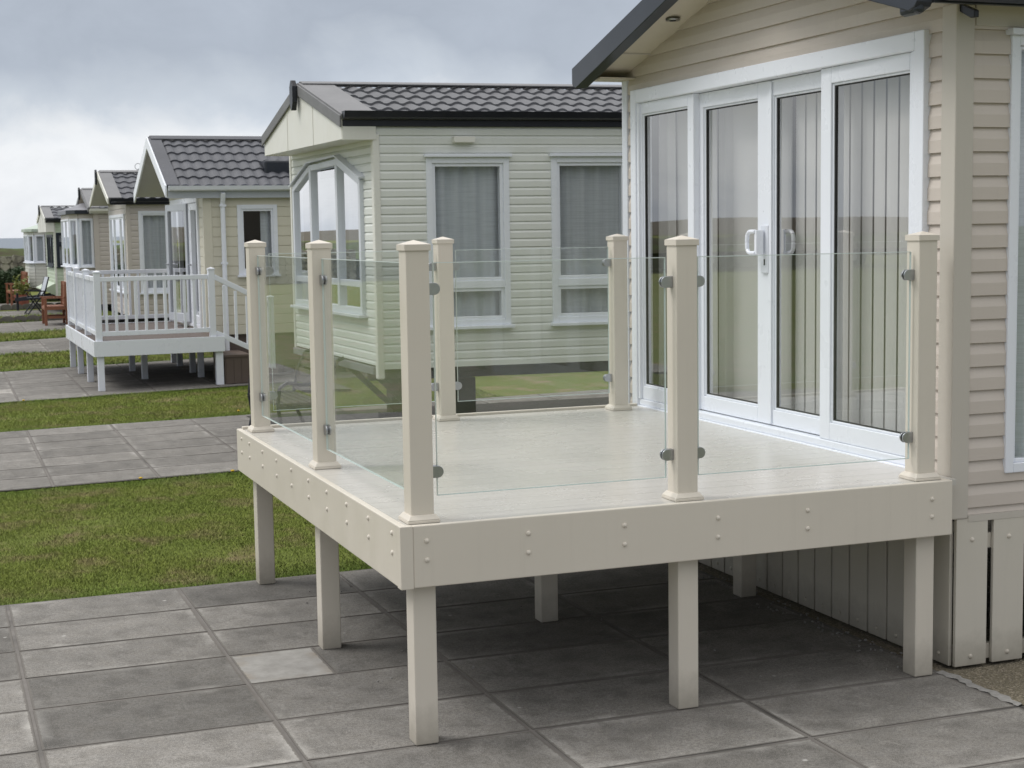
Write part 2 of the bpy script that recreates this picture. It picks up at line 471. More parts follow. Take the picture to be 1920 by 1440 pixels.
# ------------------------------------------------------------------ CARAVAN 1 (nearest, with the deck)
X1, Y1, W1, L1 = 2.64, .11, 3.44, 9.5
v1 = thing('static_caravan', 'nearest beige clad caravan with white sliding patio doors and dark bargeboards', 'caravan', (X1, Y1, 0), group='static caravans in a row')
ZB1, SP1 = .714, .1072
ze1, zr1 = 3.04, 3.546
b0_, b1_ = -.155, 3.53
slope = lambda b: ze1-.05+(zr1-ze1)*(1-abs(b-1.6875)/1.8425)
dz0, dz1, db0, db1 = .853, 2.912, .185, 3.30
mb = MB()
glo = lambda z: max(0., 1.6875-1.8425*(1-(z-(ze1-.05))/(zr1-ze1))) if z > 3.02 else 0.
ghi = lambda z: min(W1, 1.6875+1.8425*(1-(z-(ze1-.05))/(zr1-ze1))) if z > 3.02 else W1
siding(mb, end, ZB1, 3.488, SP1, 2.785, glo, ghi, [(dz0+.01, dz1-.01, db0+.01, db1-.01)], extra=(3.02,))
mb.build('end_wall', M['beige'], v1, recalc=False)
mb = MB(); wa0, wa1, wz0, wz1 = .272, 1.75, .894, 2.87
siding(mb, side, ZB1, 3.03, SP1, 2.785, 0, L1, [(wz0+.01, wz1-.01, wa0+.01, wa1-.01)])
mb.build('side_wall', M['beige'], v1, recalc=False)
# corner posts
mb = MB(); mb.prism([(-.026, -.026), (.072, -.026), (.072, .004), (.006, .004), (.006, .08), (-.026, .08)], 'z', .70, 3.0); mb.build('corner_trim', M['beige_trim'], v1, bevel=.006)
mb = MB(); mb.prism([(-.026, W1+.026), (-.026, W1-.05), (.0, W1-.05), (.0, W1), (.07, W1), (.07, W1+.026)], 'z', .70, 3.0); mb.build('corner_trim', M['white_dull'], v1, bevel=.004)
mb = MB(); mb.box(-.024, .0, .082, W1-.052, ZB1-.022, ZB1-.001); mb.box(.075, L1, -.022, 0, ZB1-.03, ZB1-.001); mb.build('base_trim', M['beige_trim'], v1)
shell(v1, L1, W1, ZB1, 3.03)
roof(v1, -.255, L1, b0_, b1_, ze1, zr1, mat='roof', verge='barge', barge='barge', bh=.12, bt=.085, soffit='soffit', courses=6, gutter='black', gz=3.045, fascia=('barge', .065), gutter_start=-.22)
mb = MB(); mb.box(-.335, -.285, -.165, -.03, 2.925, 2.985); mb.build('gutter_end_cap', M['barge'], v1, bevel=.02)
for a in (.0, 1.2, 2.4):
    mb = MB(); mb.prism([(-.13, 2.925), (-.10, 2.925), (-.02, 2.965), (-.02, 3.0), (-.13, 2.955)], 'x', a-.012, a+.012); mb.build('gutter_bracket', M['black'], v1, bevel=.003)
mb = MB(); mb.box(.08, L1, -.024, -.004, 2.905, 3.02); mb.build('head_board', M['beige_trim'], v1, bevel=.003)
# downlight in the soffit
mb = MB(); cy, ca = 2.53, -.125; cz = slope(cy)-.006
mb.lathe([(.0, -.004), (.022, -.004), (.022, -.008), (.042, -.010), (.045, 0)], (ca, cy, cz), 20); dl = mb.build('downlight', M['steel'], v1, smooth=False)
mb = MB(); mb.lathe([(0, -.0125), (.018, -.0125), (.02, -.006)], (ca, cy, cz), 16); mb.build('lens', M['black'], dl)
# soffit joint strips
mb = MB()
for b in (3.06,):
    mb.box(-.25, -.01, b-.010, b+.010, slope(b)-.007, slope(b)+.004)
mb.build('soffit_strip', M['beige_trim'], v1)
mb = MB(); mb.box(-.25, -.005, 3.30, 3.50, 2.985, 2.995); mb.build('eave_soffit', M['soffit'], v1)
# patio doors
door = MB()
o = .075
D = lambda Y: Y-Y1
door.mbox(end, db0, db0+o, -.06, .045, dz0, dz1); door.mbox(end, db1-o, db1, -.06, .045, dz0, dz1)
door.mbox(end, db0+o, db1-o, -.06, .045, dz1-.085, dz1)
door.mbox(end, db0+o, db1-o, -.06, .05, dz0, dz0+.05); door.mbox(end, db0+o, db1-o, -.06, .030, dz0+.05, dz0+.088)
door.mbox(end, db0+o+.0005, db0+o+.028, -.06, .036, dz0+.0885, dz1-.0855); door.mbox(end, db1-o-.028, db1-o-.0005, -.06, .036, dz0+.0885, dz1-.0855)
pd = door.build('patio_door', M['white'], v1, bevel=.005)
def leaf(s0, s1, z0, z1, n, stl, str_, rt, rb):
    m_ = MB()
    m_.mbox(end, s0, s0+stl, n-.05, n, z0, z1); m_.mbox(end, s1-str_, s1, n-.05, n, z0, z1)
    m_.mbox(end, s0+stl, s1-str_, n-.05, n, z0, z0+rb); m_.mbox(end, s0+stl, s1-str_, n-.05, n, z1-rt, z1)
    i = .012
    m_.mbox(end, s0+stl, s0+stl+i, n-.045, n-.010, z0+rb, z1-rt); m_.mbox(end, s1-str_-i, s1-str_, n-.045, n-.010, z0+rb, z1-rt)
    m_.mbox(end, s0+stl+i, s1-str_-i, n-.045, n-.010, z0+rb, z0+rb+i); m_.mbox(end, s0+stl+i, s1-str_-i, n-.045, n-.010, z1-rt-i, z1-rt)
    fr = m_.build('door_leaf', M['white'], pd, bevel=.004)
    g = MB(); a, b, c, d = s0+stl+i, s1-str_-i, z0+rb+i, z1-rt-i
    g.quad(end(a, n-.024, c), end(b, n-.024, c), end(b, n-.024, d), end(a, n-.024, d)); g.build('pane', M['pane'], pd, recalc=False)
    k = .006; gk = MB()
    gk.mbox(end, a, a+k, n-.03, n-.016, c, d); gk.mbox(end, b-k, b, n-.03, n-.016, c, d); gk.mbox(end, a+k, b-k, n-.03, n-.016, c, c+k); gk.mbox(end, a+k, b-k, n-.03, n-.016, d-k, d)
    gk.build('glazing_gasket', M['rubber'], pd)
    return fr
zt, zb_ = dz1-.086, dz0+.089
leaf(D(.395), D(1.197), zb_, zt, .018, .045, .094, .08, .09)       # near fixed leaf
leaf(D(2.59), D(3.335)-.0, zb_, zt, .018, .078, .040, .07, .085)    # far fixed leaf
leaf(D(1.12), D(1.758), zb_+.004, zt-.002, -.022, .040, .022, .085, .085)
leaf(D(1.760), D(2.63), zb_+.004, zt-.002, -.022, .145, .085, .085, .085)
# meeting stile bead
mb = MB(); mb.mbox(end, D(1.742), D(1.775), -.0215, -.012, zb_+.01, zt-.01); mb.build('meeting_bead', M['white'], pd, bevel=.003)
# D handle and lock plate
def dhandle(par, s_, z_, n0, flip=1):
    m_ = MB(); w, h = .088, .118; r = .0115
    pts = [(s_, z_-h/2), (s_+flip*w*.75, z_-h/2), (s_+flip*w, z_-h/2+.018), (s_+flip*(w+.004), z_), (s_+flip*w, z_+h/2-.018), (s_+flip*w*.75, z_+h/2), (s_, z_+h/2)]
    P3 = [end(a, n0, b) for a, b in pts]
    stand = [end(pts[0][0], n0-.05, pts[0][1]), end(pts[-1][0], n0-.05, pts[-1][1])]
    for a, b in zip(P3, P3[1:]): m_.tube(a, b, r, r, 10)
    m_.mbox(end, min(s_, s_-flip*.004)-.011, s_+.011, n0-.045, n0+.002, z_-h/2-.008, z_+h/2+.008)
    return m_.build('handle', M['white'], par, bevel=.004)
dhandle(pd, D(1.812), 1.951, .045, 1)
mb = MB(); mb.mbox(end, D(1.765), D(1.845), -.0215, -.006, 1.78, 2.045); mb.build('lock_plate', M['white_dull'], pd, bevel=.006)
mb = MB(); mb.mbox(end, D(1.795), D(1.808), -.007, -.0045, 1.825, 1.858); mb.build('keyhole', M['black'], pd)
dhandle(pd, D(1.745), 1.951, -.10, -1)
# vertical blinds behind the glass
def blind(s0, s1, z0, z1, n, w, ang, name='vertical_blind', mt='blind'):
    m_ = MB(); k = int((s1-s0)/(w*1.10))
    for i in range(k):
        c = s0+(i+.5)*(s1-s0)/k; da = w/2*math.cos(ang); dn = w/2*math.sin(ang)
        for j in range(4):
            u0, u1 = -1+j*.5, -1+(j+1)*.5; f = lambda u: .006*(1-u*u)
            m_.quad(end(c+da*u0, n+dn*u0+f(u0), z0), end(c+da*u1, n+dn*u1+f(u1), z0), end(c+da*u1, n+dn*u1+f(u1), z1), end(c+da*u0, n+dn*u0+f(u0), z1))
    m_.mbox(end, s0, s1, n-.03, n+.03, z1+.004, z1+.05)
    return m_.build(name, M[mt], v1, recalc=False, smooth=False)
mb = MB(); mb.mbox(end, D(.42), D(1.74), -.225, -.22, .93, 2.8); mb.build('slat_backing', M['grey_soffit'], v1)  # added backing sheet, lightens the dark gaps between the blind slats
blind(D(.44), D(1.72), .95, 2.77, -.15, .092, math.radians(0))
mb = MB(); mb.mbox(end, D(1.84), D(2.50), -.205, -.2, .93, 2.8); mb.build('roller_blind', M['blind'], v1); mb = MB(); mb.mbox(end, D(2.70), D(3.24), -.205, -.2, .93, 2.8); mb.build('roller_blind', M['blind'], v1)
wavy(end, D(3.22), D(3.38), .93, 2.8, -.16, .025, .09, 5).build('curtain', M['blind'], v1, smooth=True, recalc=False)
wavy(end, D(2.50), D(2.66), .93, 2.8, -.2, .025, .12, 3).build('curtain', M['blind'], v1, smooth=True, recalc=False)
# simple room behind: floor rug tone and a back partition
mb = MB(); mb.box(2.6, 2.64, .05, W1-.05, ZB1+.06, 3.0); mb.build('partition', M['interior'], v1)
window(v1, side, wa0, wa1, wz0, wz1, fw=.045, sash=.018, transom=None, mulls=(1.0,), curtain='net', hood=True, sill=False, seed=4)
# skirting boards
per = .205
board = MB(); board.box(-.003, .169, -.020, 0, .012, .700); bd = board.build('skirting_board', M['cream_end'], v1, bevel=.003, loc=(.017, 0, 0))
cap = MB(); cap.lathe([(.011, 0), (.0105, .003), (.007, .006), (0, .0075)], (0, 0, 0), 12)
capo = cap.build('screw_cap', M['cream'], bd, smooth=True); capo.location = (.082, -.020, .055); capo.rotation_euler = (PI/2, 0, 0)
c2 = capo.copy(); COL.objects.link(c2); c2.parent = bd; c2.location = (.082, -.020, .60)
for i in range(1, 32): dup(bd, v1, (.017+per*i, 0, 0))
eb = MB(); eb.box(-.018, 0, 0, .150, .012, .690); ebo = eb.build('skirting_board', M['cream_end'], v1, bevel=.003, loc=(.020, .012, 0))
capo2 = capo.copy(); COL.objects.link(capo2); capo2.parent = ebo; capo2.location = (-.018, .075, .055); capo2.rotation_euler = (0, -PI/2, 0)
for i in range(1, 20): dup(ebo, v1, (.020, .015+.164*i+.006, 0))
for z in (.065, .585):
    mb = MB(); mb.box(.05, L1-.1, .002, .03, z-.035, z+.035); mb.box(.022, .048, .03, W1-.05, z-.035, z+.035); mb.build('skirting_rail', M['cream_end'], v1)

# ------------------------------------------------------------------ DECK 1
dk = thing('deck', 'cream raised deck with clear glass balustrade in front of the patio doors', 'deck', (0, 0, 0))
DW, DL, ZD, FH, PS = 2.562, 3.353, .9, .246, .0957
mb = MB()
yb = .034; bw = .1365; n = int((DL-.07)/bw)
for i in range(n):
    mb.box(.032, DW+.045, yb+i*bw+.0008, yb+(i+1)*bw-.0008, ZD-.03, ZD-.003)
t = NT('cream_deck_board'); g = t.geo()
gr = t.noise(t.scaled(g, (1.2, 34, 1)), 1., 5, .65)
c = t.mix(t.maprange(gr, .35, .7, 0, .45), (.545, .525, .485), (.45, .43, .395))
c = t.mix(t.maprange(t.noise(g, 1.3, 5, .6), .45, .75, 0, .2), c, (.42, .405, .375))
c = t.mix(t.maprange(t.noise(g, 55, 2, .6), .68, .75, 0, .3), c, (.22, .2, .17))
t.bsdf(c, t.maprange(t.noise(g, 1.9, 5), .3, .75, .23, .33), bump=t.noise(t.scaled(g, (3, 150, 1)), 1., 2), bstr=.25, bdist=.0015); M['deckboard'] = t.mat
mb.build('deck_floor', M['deckboard'], dk)
def fascia(name, x0, x1, y0, y1, zt=ZD): 
    m_ = MB(); m_.box(x0, x1, y0, y1, ZD-FH, zt); return m_.build(name, M['cream'], dk, bevel=.004)
ff = fascia('fascia_board', .0505, DW, 0, .03); fl = fascia('fascia_board', 0, .03, .049, DL); fb = fascia('fascia_board', .0305, DW+.03, DL-.03, DL, ZD+.012)
fr_ = fascia('fascia_board', DW-.03, DW, .0305, .14)
mb = MB(); mb.prism([(-.003, -.003), (.050, -.003), (.050, .029), (.029, .029), (.029, .0485), (-.003, .0485)], 'z', ZD-FH-.002, ZD+.001); mb.build('corner_cover', M['cream'], dk, bevel=.003)
scap = MB(); scap.lathe([(.0105, 0), (.0098, .003), (.0066, .006), (0, .0075)], (0, 0, 0), 14); first = None
def put_cap(par, loc, rot):
    global first
    if first is None: first = scap.build('screw_cap', M['cream'], par, smooth=True); o_ = first
    else: o_ = first.copy(); COL.objects.link(o_); o_.parent = par
    o_.location = loc; o_.rotation_euler = rot
for x, za, zb in ((.106, .838, .762), (.531, .832, .754), (.954, .829, .75), (1.385, .825, .744), (1.818, .823, .744), (2.454, .823, .744)):
    for z in (za, zb): put_cap(ff, (x, 0, z), (PI/2, 0, 0))
for y in (.118, .464, .818, 1.173, 1.532, 1.903, 2.252, 2.61, 2.97, 3.198):
    for z in (.858, .778): put_cap(fl, (0, y, z), (0, -PI/2, 0))
# legs and posts
A0, XB, XC, YF, YG, XH, XI = .064, 1.229, 2.4186, 1.6078, 3.1414, 1.1988, 2.3485
lm = MB(); lm.box(0, PS, 0, PS, 0, ZD-FH+.02); leg0 = lm.build('leg', M['cream'], dk, bevel=.005, loc=(A0, A0, 0))
for x, y in ((XB, A0), (XC, A0), (1.2425, 1.66), (2.453, 1.716), (A0, YF), (A0, YG), (XH, YG), (XI, YG)): dup(leg0, dk, (x, y, 0))
PT = 1.106
pm = MB(); pm.box(0, PS, 0, PS, ZD-.02, ZD+PT-.036)
post0 = pm.build('post', M['cream'], dk, bevel=.005, loc=(A0, A0, 0))
cm = MB(); e = .006; h = PS/2; zc = ZD+PT
cm.box(-e, PS+e, -e, PS+e, zc-.042, zc-.018)
n_ = len(cm.v); cm.v += [(-e, -e, zc-.0175), (PS+e, -e, zc-.0175), (PS+e, PS+e, zc-.0175), (-e, PS+e, zc-.0175), (h, h, zc)]
for i in range(4): cm.f.append((n_+i, n_+(i+1) % 4, n_+4)); cm.m.append(0)
cm.build('post_cap', M['cream'], post0, bevel=.002)
km = MB(); e = .019; q = .004
km.hexa([(-e, -e, ZD-.002), (PS+e, -e, ZD-.002), (PS+e, PS+e, ZD-.002), (-e, PS+e, ZD-.002)]+[(-e, -e, ZD+.010), (PS+e, -e, ZD+.010), (PS+e, PS+e, ZD+.010), (-e, PS+e, ZD+.010)])
km.hexa([(-e, -e, ZD+.0105), (PS+e, -e, ZD+.0105), (PS+e, PS+e, ZD+.0105), (-e, PS+e, ZD+.0105)]+[(-q, -q, ZD+.030), (PS+q, -q, ZD+.030), (PS+q, PS+q, ZD+.030), (-q, PS+q, ZD+.030)])
km.build('post_collar', M['cream'], post0, bevel=.0025)
posts = {'A': post0}
for k_, (x, y) in dict(B=(XB, A0), C=(XC, A0), F=(A0, YF), G=(A0, YG), H=(XH, YG), I=(XI, YG)).items(): posts[k_] = dup(post0, dk, (x, y, 0))
# clamps: two D plates with rubber between, on the post face
cl = MB(); D2 = [(0, -.024), (.030, -.024)]+[(.030+.024*math.sin(a), -.024*math.cos(a)) for a in np.linspace(.3, PI-.3, 9)]+[(.030, .024), (0, .024)]
cl.prism(D2, 'y', -.013, -.0055); cl.prism(D2, 'y', .0055, .013)
D3 = [(0, -.021), (.026, -.021)]+[(.026+.021*math.sin(a), -.021*math.cos(a)) for a in np.linspace(.3, PI-.3, 9)]+[(.026, .021), (0, .021)]
cl.prism(D3, 'y', -.0052, .0052, 1)
clamp0 = None
def clamp(post, face, z):
    global clamp0
    h = PS/2
    loc, rz = {'+x': ((PS, h, z), 0), '-x': ((0, h, z), PI), '+y': ((h, PS, z), PI/2), '-y': ((h, 0, z), -PI/2)}[face]
    if clamp0 is None: clamp0 = cl.build('clamp', [M['steel'], M['rubber']], posts[post], bevel=.0015); o_ = clamp0
    else: o_ = clamp0.copy(); COL.objects.link(o_); o_.parent = posts[post]
    o_.location = loc; o_.rotation_euler = (0, 0, rz)
for z in (1.814, 1.09):
    for p_, f_ in (('A', '+x'), ('B', '-x'), ('B', '+x'), ('C', '-x'), ('A', '+y'), ('F', '-y'), ('F', '+y'), ('G', '-y'), ('G', '+x'), ('H', '-x'), ('H', '+x'), ('I', '-x')):
        clamp(p_, f_, z+(.012 if p_ in 'GHI' else 0))
# glass panels
def gpanel(x0, x1, y0, y1, z0=.993, z1=1.917):
    m_ = MB(); t_ = .0045  # narrow pale border on each face paints the bright edge line
    if abs(x1-x0) > abs(y1-y0):
        y = y0
        e_ = .003
        for q in (y-t_, y+t_):
            m_.quad((x0+e_, q, z0+e_), (x1-e_, q, z0+e_), (x1-e_, q, z1-e_), (x0+e_, q, z1-e_))
            for a, b, c, d in ((x0, x1, z0, z0+e_), (x0, x1, z1-e_, z1), (x0, x0+e_, z0+e_, z1-e_), (x1-e_, x1, z0+e_, z1-e_)): m_.quad((a, q, c), (b, q, c), (b, q, d), (a, q, d), 1)
        for a, b, c, d in (((x0, z0), (x1, z0), 0, 0), ((x1, z0), (x1, z1), 0, 0), ((x1, z1), (x0, z1), 0, 0), ((x0, z1), (x0, z0), 0, 0)):
            m_.quad((a[0], y-t_, a[1]), (b[0], y-t_, b[1]), (b[0], y+t_, b[1]), (a[0], y+t_, a[1]), 1)
    else:
        x = x0
        e_ = .003
        for q in (x-t_, x+t_):
            m_.quad((q, y0+e_, z0+e_), (q, y1-e_, z0+e_), (q, y1-e_, z1-e_), (q, y0+e_, z1-e_))
            for a, b, c, d in ((y0, y1, z0, z0+e_), (y0, y1, z1-e_, z1), (y0, y0+e_, z0+e_, z1-e_), (y1-e_, y1, z0+e_, z1-e_)): m_.quad((q, a, c), (q, b, c), (q, b, d), (q, a, d), 1)
        for a, b in (((y0, z0), (y1, z0)), ((y1, z0), (y1, z1)), ((y1, z1), (y0, z1)), ((y0, z1), (y0, z0))):
            m_.quad((x-t_, a[0], a[1]), (x-t_, b[0], b[1]), (x+t_, b[0], b[1]), (x+t_, a[0], a[1]), 1)
    return m_.build('glass_panel', [M['balu'], M['gedge']], dk)
c_ = A0+PS/2
gpanel(A0+PS+.028, XB-.030, c_, c_); gpanel(XB+PS+.024, XC-.012, c_, c_)
gpanel(c_, c_, A0+PS+.028, YF-.012); gpanel(c_, c_, YF+PS+.028, YG-.012)
cb = YG+PS/2
gpanel(A0+PS+.028, XH-.02, cb, cb, 1.012, 1.925); gpanel(XH+PS+.028, XI-.015, cb, cb, 1.005, 1.925)

# ------------------------------------------------------------------ CARAVAN 2 (pale, behind the deck)
O2 = Vector((2.175, 7.9, 0)); a_ = math.radians(-5.05); U2 = Vector((math.cos(a_), math.sin(a_), 0)); b_ = math.radians(1.6); V2 = Vector((-math.sin(b_), math.cos(b_), 0))
xf2 = lambda a, b, z: (U2.x*a+V2.x*b, U2.y*a+V2.y*b, z)
v2 = thing('static_caravan', 'pale cream caravan with lace curtained windows and long grey tiled roof seen over the glass', 'caravan', O2, group='static caravans in a row')
W2, L2, ZB2 = 3.0, 8.5, .79
ze2, zr2, gb2 = 3.05, 3.455, 2.87
SP2 = .0785
hl = lambda z: 2.83-(z-2.525)/(2.73-2.525)*.70 if z > 2.525 else 2.83   # left edge (far) of the end window
hr = lambda z: .35+(z-2.525)/(2.75-2.525)*.76 if z > 2.525 else .35
ew = [(1.275, 2.74, lambda z: hr(z)+.01, lambda z: hl(z)-.01)]
mb = MB(); siding(mb, end, ZB2+.03, gb2+.02, SP2, 2.985, 0, W2, ew, BEVEL, extra=(2.525,)); mb.build('end_wall', M['pale'], v2, xf=xf2, recalc=False)
w1 = (.459, 1.24, 1.166, 2.709); w2 = (1.648, 2.43, 1.168, 2.712)
mb = MB(); siding(mb, side, ZB2, 3.02, SP2, 2.985, 0, L2, [(w[2]+.01, w[3]-.01, w[0]+.01, w[1]-.01) for w in (w1, w2)], BEVEL); mb.build('side_wall', M['pale'], v2, xf=xf2, recalc=False)
mb = MB(); mb.prism([(-.03, -.028), (.035, -.028), (.035, .004), (.004, .004), (.004, .05), (-.03, .05)], 'z', .70, 2.92); mb.build('corner_trim', M['pale_trim'], v2, xf=xf2, bevel=.012)
mb = MB(); mb.box(-.025, .0, W2-.03, W2+.02, .74, 2.89); mb.build('corner_trim', M['pale_trim'], v2, xf=xf2, bevel=.005)
mb = MB(); mb.box(-.05, .0, .05, W2-.03, .74, .805); mb.build('base_rail', M['lead'], v2, xf=xf2)
shell(v2, L2, W2, ZB2, 2.98, xf2)

roof(v2, -.31, L2, -.03, 2.93, ze2, zr2, xf=xf2, mat='roof_light', verge='flash', barge='flash', bh=.10, bt=.02, soffit='pale_trim', pitch=.152, courses=5, gboard='pale_trim', bot=gb2, gutter='black', gz=3.115, fascia=('black', .068), finial=True, verge_w=.30, gutter_start=-.30)
window(v2, side, *w1, fw=.055, transom=1.545, curtain='net', hood=True, xf=xf2, seed=1); window(v2, side, *w2, fw=.055, transom=1.545, curtain='curtain', hood=True, xf=xf2, seed=2)
# wall lamp
mb = MB(); mb.prism([(.707, 2.845), (.715, 2.838), (.90, 2.838), (.908, 2.845), (.908, 2.888), (.90, 2.895), (.715, 2.895), (.707, 2.888)], 'y', -.075, -.014); mb.build('wall_lamp', M['pale_trim'], v2, xf=xf2, bevel=.012)
# end window: three lights with a sloped head
mb = MB(); P = .05
def strip(p, q, w_in, n0, n1):      # bar between two (s,z) points of the window outline, w_in = inward offset vector
    mb.hexa([end(p[0], n1, p[1]), end(q[0], n1, q[1]), end(q[0]+w_in[1][0], n1, q[1]+w_in[1][1]), end(p[0]+w_in[0][0], n1, p[1]+w_in[0][1]),
             end(p[0], n0, p[1]), end(q[0], n0, q[1]), end(q[0]+w_in[1][0], n0, q[1]+w_in[1][1]), end(p[0]+w_in[0][0], n0, p[1]+w_in[0][1])])
f = .06
out = [(.35, 1.275), (2.83, 1.275), (2.83, 2.525), (2.13, 2.73), (1.11, 2.75), (.35, 2.525)]
inn = [(.35+f, 1.275+f), (2.83-f, 1.275+f), (2.83-f, 2.525-f*.7), (2.13, 2.73-f), (1.11, 2.75-f), (.35+f, 2.525-f*.7)]
for i in range(6):
    j = (i+1) % 6
    strip(out[i], out[j], ((inn[i][0]-out[i][0], inn[i][1]-out[i][1]), (inn[j][0]-out[j][0], inn[j][1]-out[j][1])), -.05, P)
for s_ in (1.12, 2.08): mb.mbox(end, s_-.035, s_+.035, -.05, P+.004, 1.275+f, 2.69)
mb.mbox(end, .35+f, 1.085, -.05, P-.004, 1.53, 1.59); mb.mbox(end, 1.155, 2.045, -.05, P-.004, 1.53, 1.59); mb.mbox(end, 2.115, 2.83-f, -.05, P-.004, 1.53, 1.59)
mb.mbox(end, .31, 2.87, -.01, P+.045, 1.245, 1.274)
bw_ = mb.build('window', M['white_dull'], v2, xf=xf2, bevel=.004)
bw_['label'] = 'large angled end window of three lights'
g = MB(); n = P-.035; zsl = lambda s_: (2.525-f*.7)+(min(s_-.41, 2.77-s_))/.7*.165
for a, b in ((.41, 1.085), (1.155, 2.045), (2.115, 2.77)):
    g = MB(); za, zb = min(2.69, zsl(a)), min(2.69, zsl(b))
    g.quad(end(a, n, 1.59), end(b, n, 1.59), end(b, n, zb), end(a, n, za)); g.build('pane', M['pane'], bw_, xf=xf2, recalc=False)
    g = MB(); g.quad(end(a, n, 1.335), end(b, n, 1.335), end(b, n, 1.53), end(a, n, 1.53)); g.build('pane', M['pane'], bw_, xf=xf2, recalc=False)
wavy(end, .4, 2.78, 1.30, 2.6, -.15, .02, .16, 9).build('curtain', M['net'], bw_, smooth=True, xf=xf2, recalc=False)
mb = MB()
for p, q in (((.30, 2.535), (1.10, 2.775)), ((1.10, 2.775), (2.14, 2.755)), ((2.14, 2.755), (2.88, 2.535))):
    mb.hexa([end(p[0], .075, p[1]-.006), end(q[0], .075, q[1]-.006), end(q[0], 0, q[1]), end(p[0], 0, p[1]), end(p[0], .075, p[1]+.010), end(q[0], .075, q[1]+.010), end(q[0], 0, q[1]+.022), end(p[0], 0, p[1]+.022)])
mb.build('window_hood', M['white_dull'], bw_, xf=xf2)

# ------------------------------------------------------------------ CARAVAN 3 (cream, behind the white deck)
v3 = thing('static_caravan', 'light cream caravan with white gutter, downpipe and open French door behind the white deck', 'caravan', (2.05, 16.3, 0), group='static caravans in a row')
W3, L3, ZB3 = 3.2, 8.5, .62
ze3, zr3 = 2.70, 3.46
mb = MB(); sl3 = (zr3-ze3)/1.7
g3lo = lambda z: 0. if z < 2.65 else max(0., (z-2.65)/sl3-.05); g3hi = lambda z: W3 if z < 2.65 else min(W3, W3+.05-(z-2.65)/sl3)
do3 = (.69, 2.585, .42, 2.95)
siding(mb, end, ZB3, 3.36, .139, 2.43, g3lo, g3hi, [(do3[0]+.01, do3[1]-.01, do3[2]+.01, do3[3]-.01)], FLAT, extra=(2.65,)); mb.build('end_wall', M['yellow'], v3, recalc=False)
ww = (.455, 1.03, 1.462, 2.455)
mb = MB(); siding(mb, side, ZB3, 2.66, .139, 2.43, 0, L3, [(ww[2]+.01, ww[3]-.01, ww[0]+.01, ww[1]-.01)], FLAT); mb.build('side_wall', M['yellow'], v3, recalc=False)
mb = MB(); mb.prism([(-.026, -.024), (.10, -.024), (.10, .004), (.004, .004), (.004, .07), (-.026, .07)], 'z', ZB3-.01, 2.64); mb.build('corner_trim', M['yellow'], v3, bevel=.006)
shell(v3, L3, W3, ZB3, 2.65)
roof(v3, -.52, L3, -.09, 3.31, ze3, zr3, mat='roof', verge='roof', barge='white', bh=.16, bt=.03, soffit='grey_soffit', pitch=.166, courses=6, gutter='white', gz=2.72, fascia=('lilac', .15), verge_w=.14, gutter_start=-.5)
window(v3, side, ww[0], ww[1], ww[2], ww[3], fw=.06, curtain='net', half='right', sill=True, seed=6, gather=.0)
mb = MB(); mb.tube((.245, -.07, .2), (.245, -.07, 2.45), .034, .034, 14); mb.tube((.245, -.07, 2.45), (.245, -.14, 2.62), .034, .034, 14); mb.box(.20, .29, -.10, -.012, 1.62, 1.65); mb.box(.20, .29, -.11, -.02, 2.43, 2.46)
mb.build('downpipe', M['white'], v3, smooth=False)
mb = MB(); mb.box(.95, 1.55, .35, .75, 2.88, 3.10); mb.build('roof_vent', M['barge'], v3, bevel=.03)
# dark skirt with a row of openings near the ground
mb = MB(); mb.box(.1, L3-.2, .05, .08, .14, ZB3)
for i in range(21): mb.box(.1+.38*i, .1+.38*i+.13, .05, .08, 0, .1395)
mb.build('skirting', M['brown'], v3)
# French doors
mb = MB(); d0, d1, e0, e1 = do3[2], do3[3], do3[0], do3[1]
mb.mbox(end, d0, d0+.06, -.06, .04, e0, e1); mb.mbox(end, d1-.06, d1, -.06, .04, e0, e1); mb.mbox(end, d0+.06, d1-.06, -.06, .04, e1-.08, e1); mb.mbox(end, d0+.06, d1-.06, -.06, .04, e0, e0+.05)
mb.mbox(end, 1.16, 1.23, -.06, .035, e0+.05, e1-.08)
fdr = mb.build('french_door', M['white'], v3, bevel=.004)
def leaf3(s0, s1, mp, mt='white'):
    m_ = MB(); z0, z1 = e0+.055, e1-.085
    m_.mbox(mp, s0, s0+.085, -.03, .03, z0, z1); m_.mbox(mp, s1-.085, s1, -.03, .03, z0, z1); m_.mbox(mp, s0+.085, s1-.085, -.03, .03, z0, z0+.12); m_.mbox(mp, s0+.085, s1-.085, -.03, .03, z1-.10, z1)
    l_ = m_.build('door_leaf', M[mt], fdr, bevel=.004)
    g_ = MB(); g_.quad(mp(s0+.085, 0, z0+.12), mp(s1-.085, 0, z0+.12), mp(s1-.085, 0, z1-.10), mp(s0+.085, 0, z1-.10)); g_.build('pane', M['pane'], fdr, recalc=False)
    h_ = MB(); h_.tube(mp(s1-.045, .03, 1.60), mp(s1-.045, .075, 1.60), .012, .012, 8); h_.tube(mp(s1-.045, .07, 1.60), mp(s1-.165, .07, 1.60), .011, .011, 8); h_.build('handle', M['steel'], fdr)
leaf3(d0+.065, 1.155, end)
leaf3(2.22, d1-.065, end)
an = math.radians(12); hx, hy = -.03, 1.29
opn = lambda s, n, z: (hx-s*math.sin(an)-n*math.cos(an), hy+s*math.cos(an)-n*math.sin(an), z)
leaf3(0.0, .86, opn, 'lilac')

